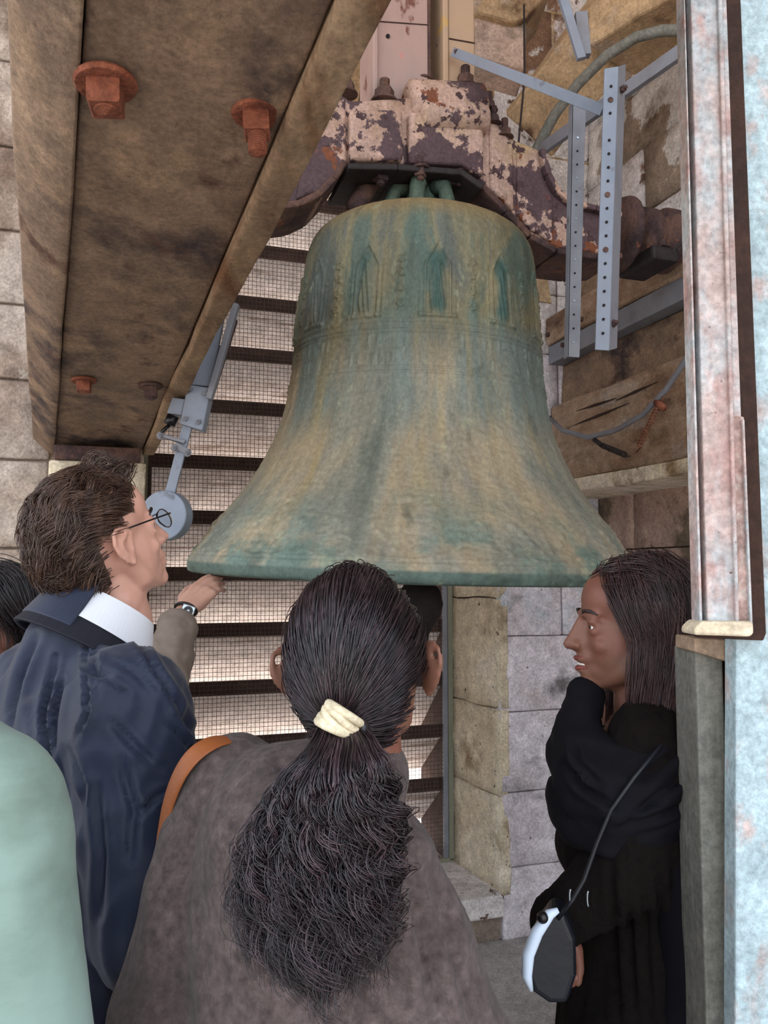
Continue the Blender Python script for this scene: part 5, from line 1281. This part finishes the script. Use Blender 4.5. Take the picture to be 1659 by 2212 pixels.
MB().ell(P(1172, 1982, 1.28), .009, None, 14, 10).build('clasp', M['black_plastic'], bg_, smooth=True)
for (x, y) in ((1234, 1938), (1272, 1942)):
    MB().tube([P(x, y, 1.28)+Vector((math.cos(a)*.0025, 0, math.sin(a)*.012)) for a in np.linspace(1.8, 4.4, 8)], .0014, 6).build('ring', M['steel'], bg_, smooth=True)

# ---- person in a mint green jacket, only the right shoulder in the frame
gp = empty('person', Vector((P(-190, 1500, .95).x, .92, 0)), 'person in pale mint green jacket, only one shoulder in view at the left edge', 'person')
gb = Matrix.Translation(gp.location) @ Rz(-math.radians(15)) @ Matrix.Scale(1.0, 4)
Hg = head_matrix(P(-200, 1330, .95), 25, 0)
gS, gE = P(-30, 1765, .90), P(-8, 2380, .86); gW = gE + Vector((-.10, .14, -.16))
gS2 = bw(gb, -.16, 0, 1.36); gE2 = bw(gb, -.22, 0, 1.08); gW2 = bw(gb, -.2, .2, 1.0)
mb = MB(); head_prims(mb, Hg); body_prims(mb, gb, Hg @ Vector((0, -.02, -.1)), [(gS, gE, gW), (gS2, gE2, gW2)])
hand_prims(mb, gW, gW+Vector((0, .15, -.03)), Vector((0, 0, 1)), 1, -1); hand_prims(mb, gW2, gW2+Vector((0, .15, -.03)), Vector((0, 0, 1)), 1, 1)
skin_body(mb, M['skin_tan'], gp, .007)
hair_cap(Hg, reg_man, M['hair_brown'], gp, 1.03)
gj = MB(); p = PB(gj, gb); p.e((0, 0, 1.20), (.19, .14, .20)); p.e((0, 0, .98), (.19, .15, .26)); p.c((-.15, 0, 1.345), .07, (.12, 0, 1.36), .07)
gj.cap(gS, .088, gE, .098); gj.cap(gE, .09, gW, .07); gj.cap(gS2, .08, gE2, .08); gj.cap(gE2, .08, gW2, .06); gj.cap(P(-120, 1660, .93), .07, gS, .085)
cloth(gj, 'jacket', M['mint'], gp, .010, 8, [dict(amp=.006, sc=(6, 6, 5), seed=3.3), dict(amp=.005, sc=(5, 5, 9), seed=6.3, ridge=False)])
lg = MB(); p = PB(lg, gb)
for s in (-1, 1):
    p.c((s*.085, 0, .86), .11, (s*.09, .01, .50), .08); p.c((s*.09, .01, .50), .08, (s*.09, -.01, .10), .065)
cloth(lg, 'trousers', M['brown_cloth'], gp, .014, 4)

# ---- dark haired woman at the left edge, behind the man
Hl = head_matrix(P(2, 1322, 1.98), 78, 6, 0, 1.0)
lb = Matrix.Translation((Hl.translation.x-.02, Hl.translation.y, 0)) @ Rz(-math.radians(60)) @ Matrix.Scale(1.0, 4)
lp_ = empty('person', lb.translation, 'dark haired person at the left edge behind the man, cheek turned to the right', 'person')
mb = MB(); head_prims(mb, Hl); A1 = (bw(lb, -.15, 0, 1.36), bw(lb, -.2, 0, 1.08), bw(lb, -.17, .2, .98)); A2 = (bw(lb, .15, 0, 1.36), bw(lb, .2, 0, 1.08), bw(lb, .17, .2, .98))
body_prims(mb, lb, Hl @ Vector((0, -.02, -.1)), [A1, A2]); hand_prims(mb, A1[2], bw(lb, -.1, .34, .95), Vector((0, 0, 1)), .95, 1); hand_prims(mb, A2[2], bw(lb, .1, .34, .95), Vector((0, 0, 1)), .95, -1)
skin_body(mb, M['skin_tan'], lp_, .0055); eyes(Hl, lp_)
def reg_l(n):
    if n.z > .70: return True
    if n.y > .50 and n.z < .40: return False
    if n.y > .15 and n.z < -.10: return False
    if n.z < -.40 and n.y > -.05: return False
    return n.z > -.85
hair_cap(Hl, reg_l, M['hair_black'], lp_, 1.02, RR_, RC_)
scalp_hair('hair', Hl, reg_l, lambda n, n0: Vector((.3*(1 if n0.x > 0 else -1), .5 if n0.y > .2 else -.4, -.9)), M['hair_black'], lp_, 300, 10, 11, .12, .12, .12, .008, .0012, seed=21, hr=RR_, hc=RC_, base=.02,
           hang=(-.35, Vector((.0, 0, -1)), .014, .7, .002))
lj = MB(); p = PB(lj, lb); p.e((0, 0, 1.20), (.19, .14, .20)); p.e((0, 0, .95), (.19, .15, .30)); p.c((-.14, 0, 1.345), .07, (.14, 0, 1.345), .07)
for A in (A1, A2): lj.cap(A[0], .075, A[1], .07); lj.cap(A[1], .07, A[2], .05)
p.c((0, 0, 1.36), .09, (0, 0, 1.42), .07); p.c((0, 0, .9), .18, (0, 0, .12), .15)
cloth(lj, 'coat', M['brown_cloth'], lp_, .012, 5, [dict(amp=.006, sc=(8, 8, 2), seed=3.3)])

# ---- person in a beige jacket hidden behind the man, arm raised to the rim of the bell
Ha = head_matrix(P(236, 1405, 2.36), 60, 5, 0, .97)
ab = Matrix.Translation((Ha.translation.x-.02, Ha.translation.y+.02, 0)) @ Rz(-math.radians(50)) @ Matrix.Scale(.93, 4)
ap = empty('person', ab.translation, 'person behind the man, beige sleeved arm with a watch raised to the bell rim', 'person')
aS = bw(ab, .16, 0, 1.34); aE = P(338, 1512, 1.98); aW = P(391, 1328, 2.14); aT = P(474, 1238, 2.25)
A1 = (bw(ab, -.15, 0, 1.36), bw(ab, -.2, 0, 1.08), bw(ab, -.17, .2, .98))
mb = MB(); head_prims(mb, Ha); body_prims(mb, ab, Ha @ Vector((0, -.02, -.1)), [A1, (aS, aE, aW)])
hand_prims(mb, A1[2], bw(ab, -.1, .34, .95), Vector((0, 0, 1)), .95, 1)
Mh_, nails = hand_prims(mb, aW + (aT-aW)*.14, aT, Vector((-.25, -1, .25)), .98, -1, curl=(9, 14, 12), spread=-1.5)
skin_body(mb, M['skin_hand'], ap, .0042, 2)
for c, n_v, d_v in nails:
    x_, y_ = n_v.cross(d_v), d_v
    MB().ell(c, (.0045, .0062, .0016), Matrix((x_, y_, n_v)).transposed(), 12, 8).build('nail', M['lips'], ap, smooth=True)
hair_cap(Ha, reg_man, M['hair_black'], ap, 1.03)
aj = MB(); p = PB(aj, ab); p.e((0, 0, 1.18), (.18, .13, .19)); p.e((0, 0, .95), (.18, .14, .28)); p.c((-.14, 0, 1.33), .065, (.14, 0, 1.33), .065)
aj.cap(A1[0], .07, A1[1], .06); aj.cap(A1[1], .06, A1[2], .045); aj.cap(aS, .07, aE, .066); aj.cap(aE, .062, aE.lerp(aW, .80), .050); p.c((0, 0, .9), .17, (0, 0, .12), .15)
cloth(aj, 'jacket', M['beige'], ap, .009, 5, [dict(amp=.008, sc=(14, 14, 14), seed=3.3), dict(amp=.004, sc=(30, 30, 30), seed=5.3)])
cu = aE.lerp(aW, .64); cu2 = aE.lerp(aW, .90); MB().tube([cu, cu.lerp(cu2, .1), cu2.lerp(cu, .1), cu2], [.048, .052, .047, .044], 24).build('cuff', M['beige'], ap, bevel=.003, smooth=True)
wa = aW + (aT-aW)*.12; dW = (aT-aE).normalized(); x_, y_ = frame(dW)
wt = MB().tube([wa + (x_*math.cos(a)+y_*math.sin(a)*.86)*.0300 for a in np.linspace(0, 2*math.pi, 28, endpoint=False)], .0045, 6, closed=True).build('watch_strap', M['black_plastic'], ap, smooth=True)
fc = P(406, 1320, (wa.y-.034)); fn = Vector((.35, -1, .15)).normalized(); fx = Vector((.9, .25, -.32)); fx = (fx-fn*fx.dot(fn)).normalized(); fy = fn.cross(fx); RW3 = Matrix((fx, fy, fn)).transposed()
wc = MB().box(fc, (.034, .032, .008), RW3).build('watch_case', M['steel'], ap, bevel=.003)
MB().cyl(fc+fn*.003, fc+fn*.0052, .0125, 24).build('dial', M['black_plastic'], wc); MB().cyl(fc+fn*.005, fc+fn*.0062, .0035, 16).build('hub', M['bag_white'], wc)
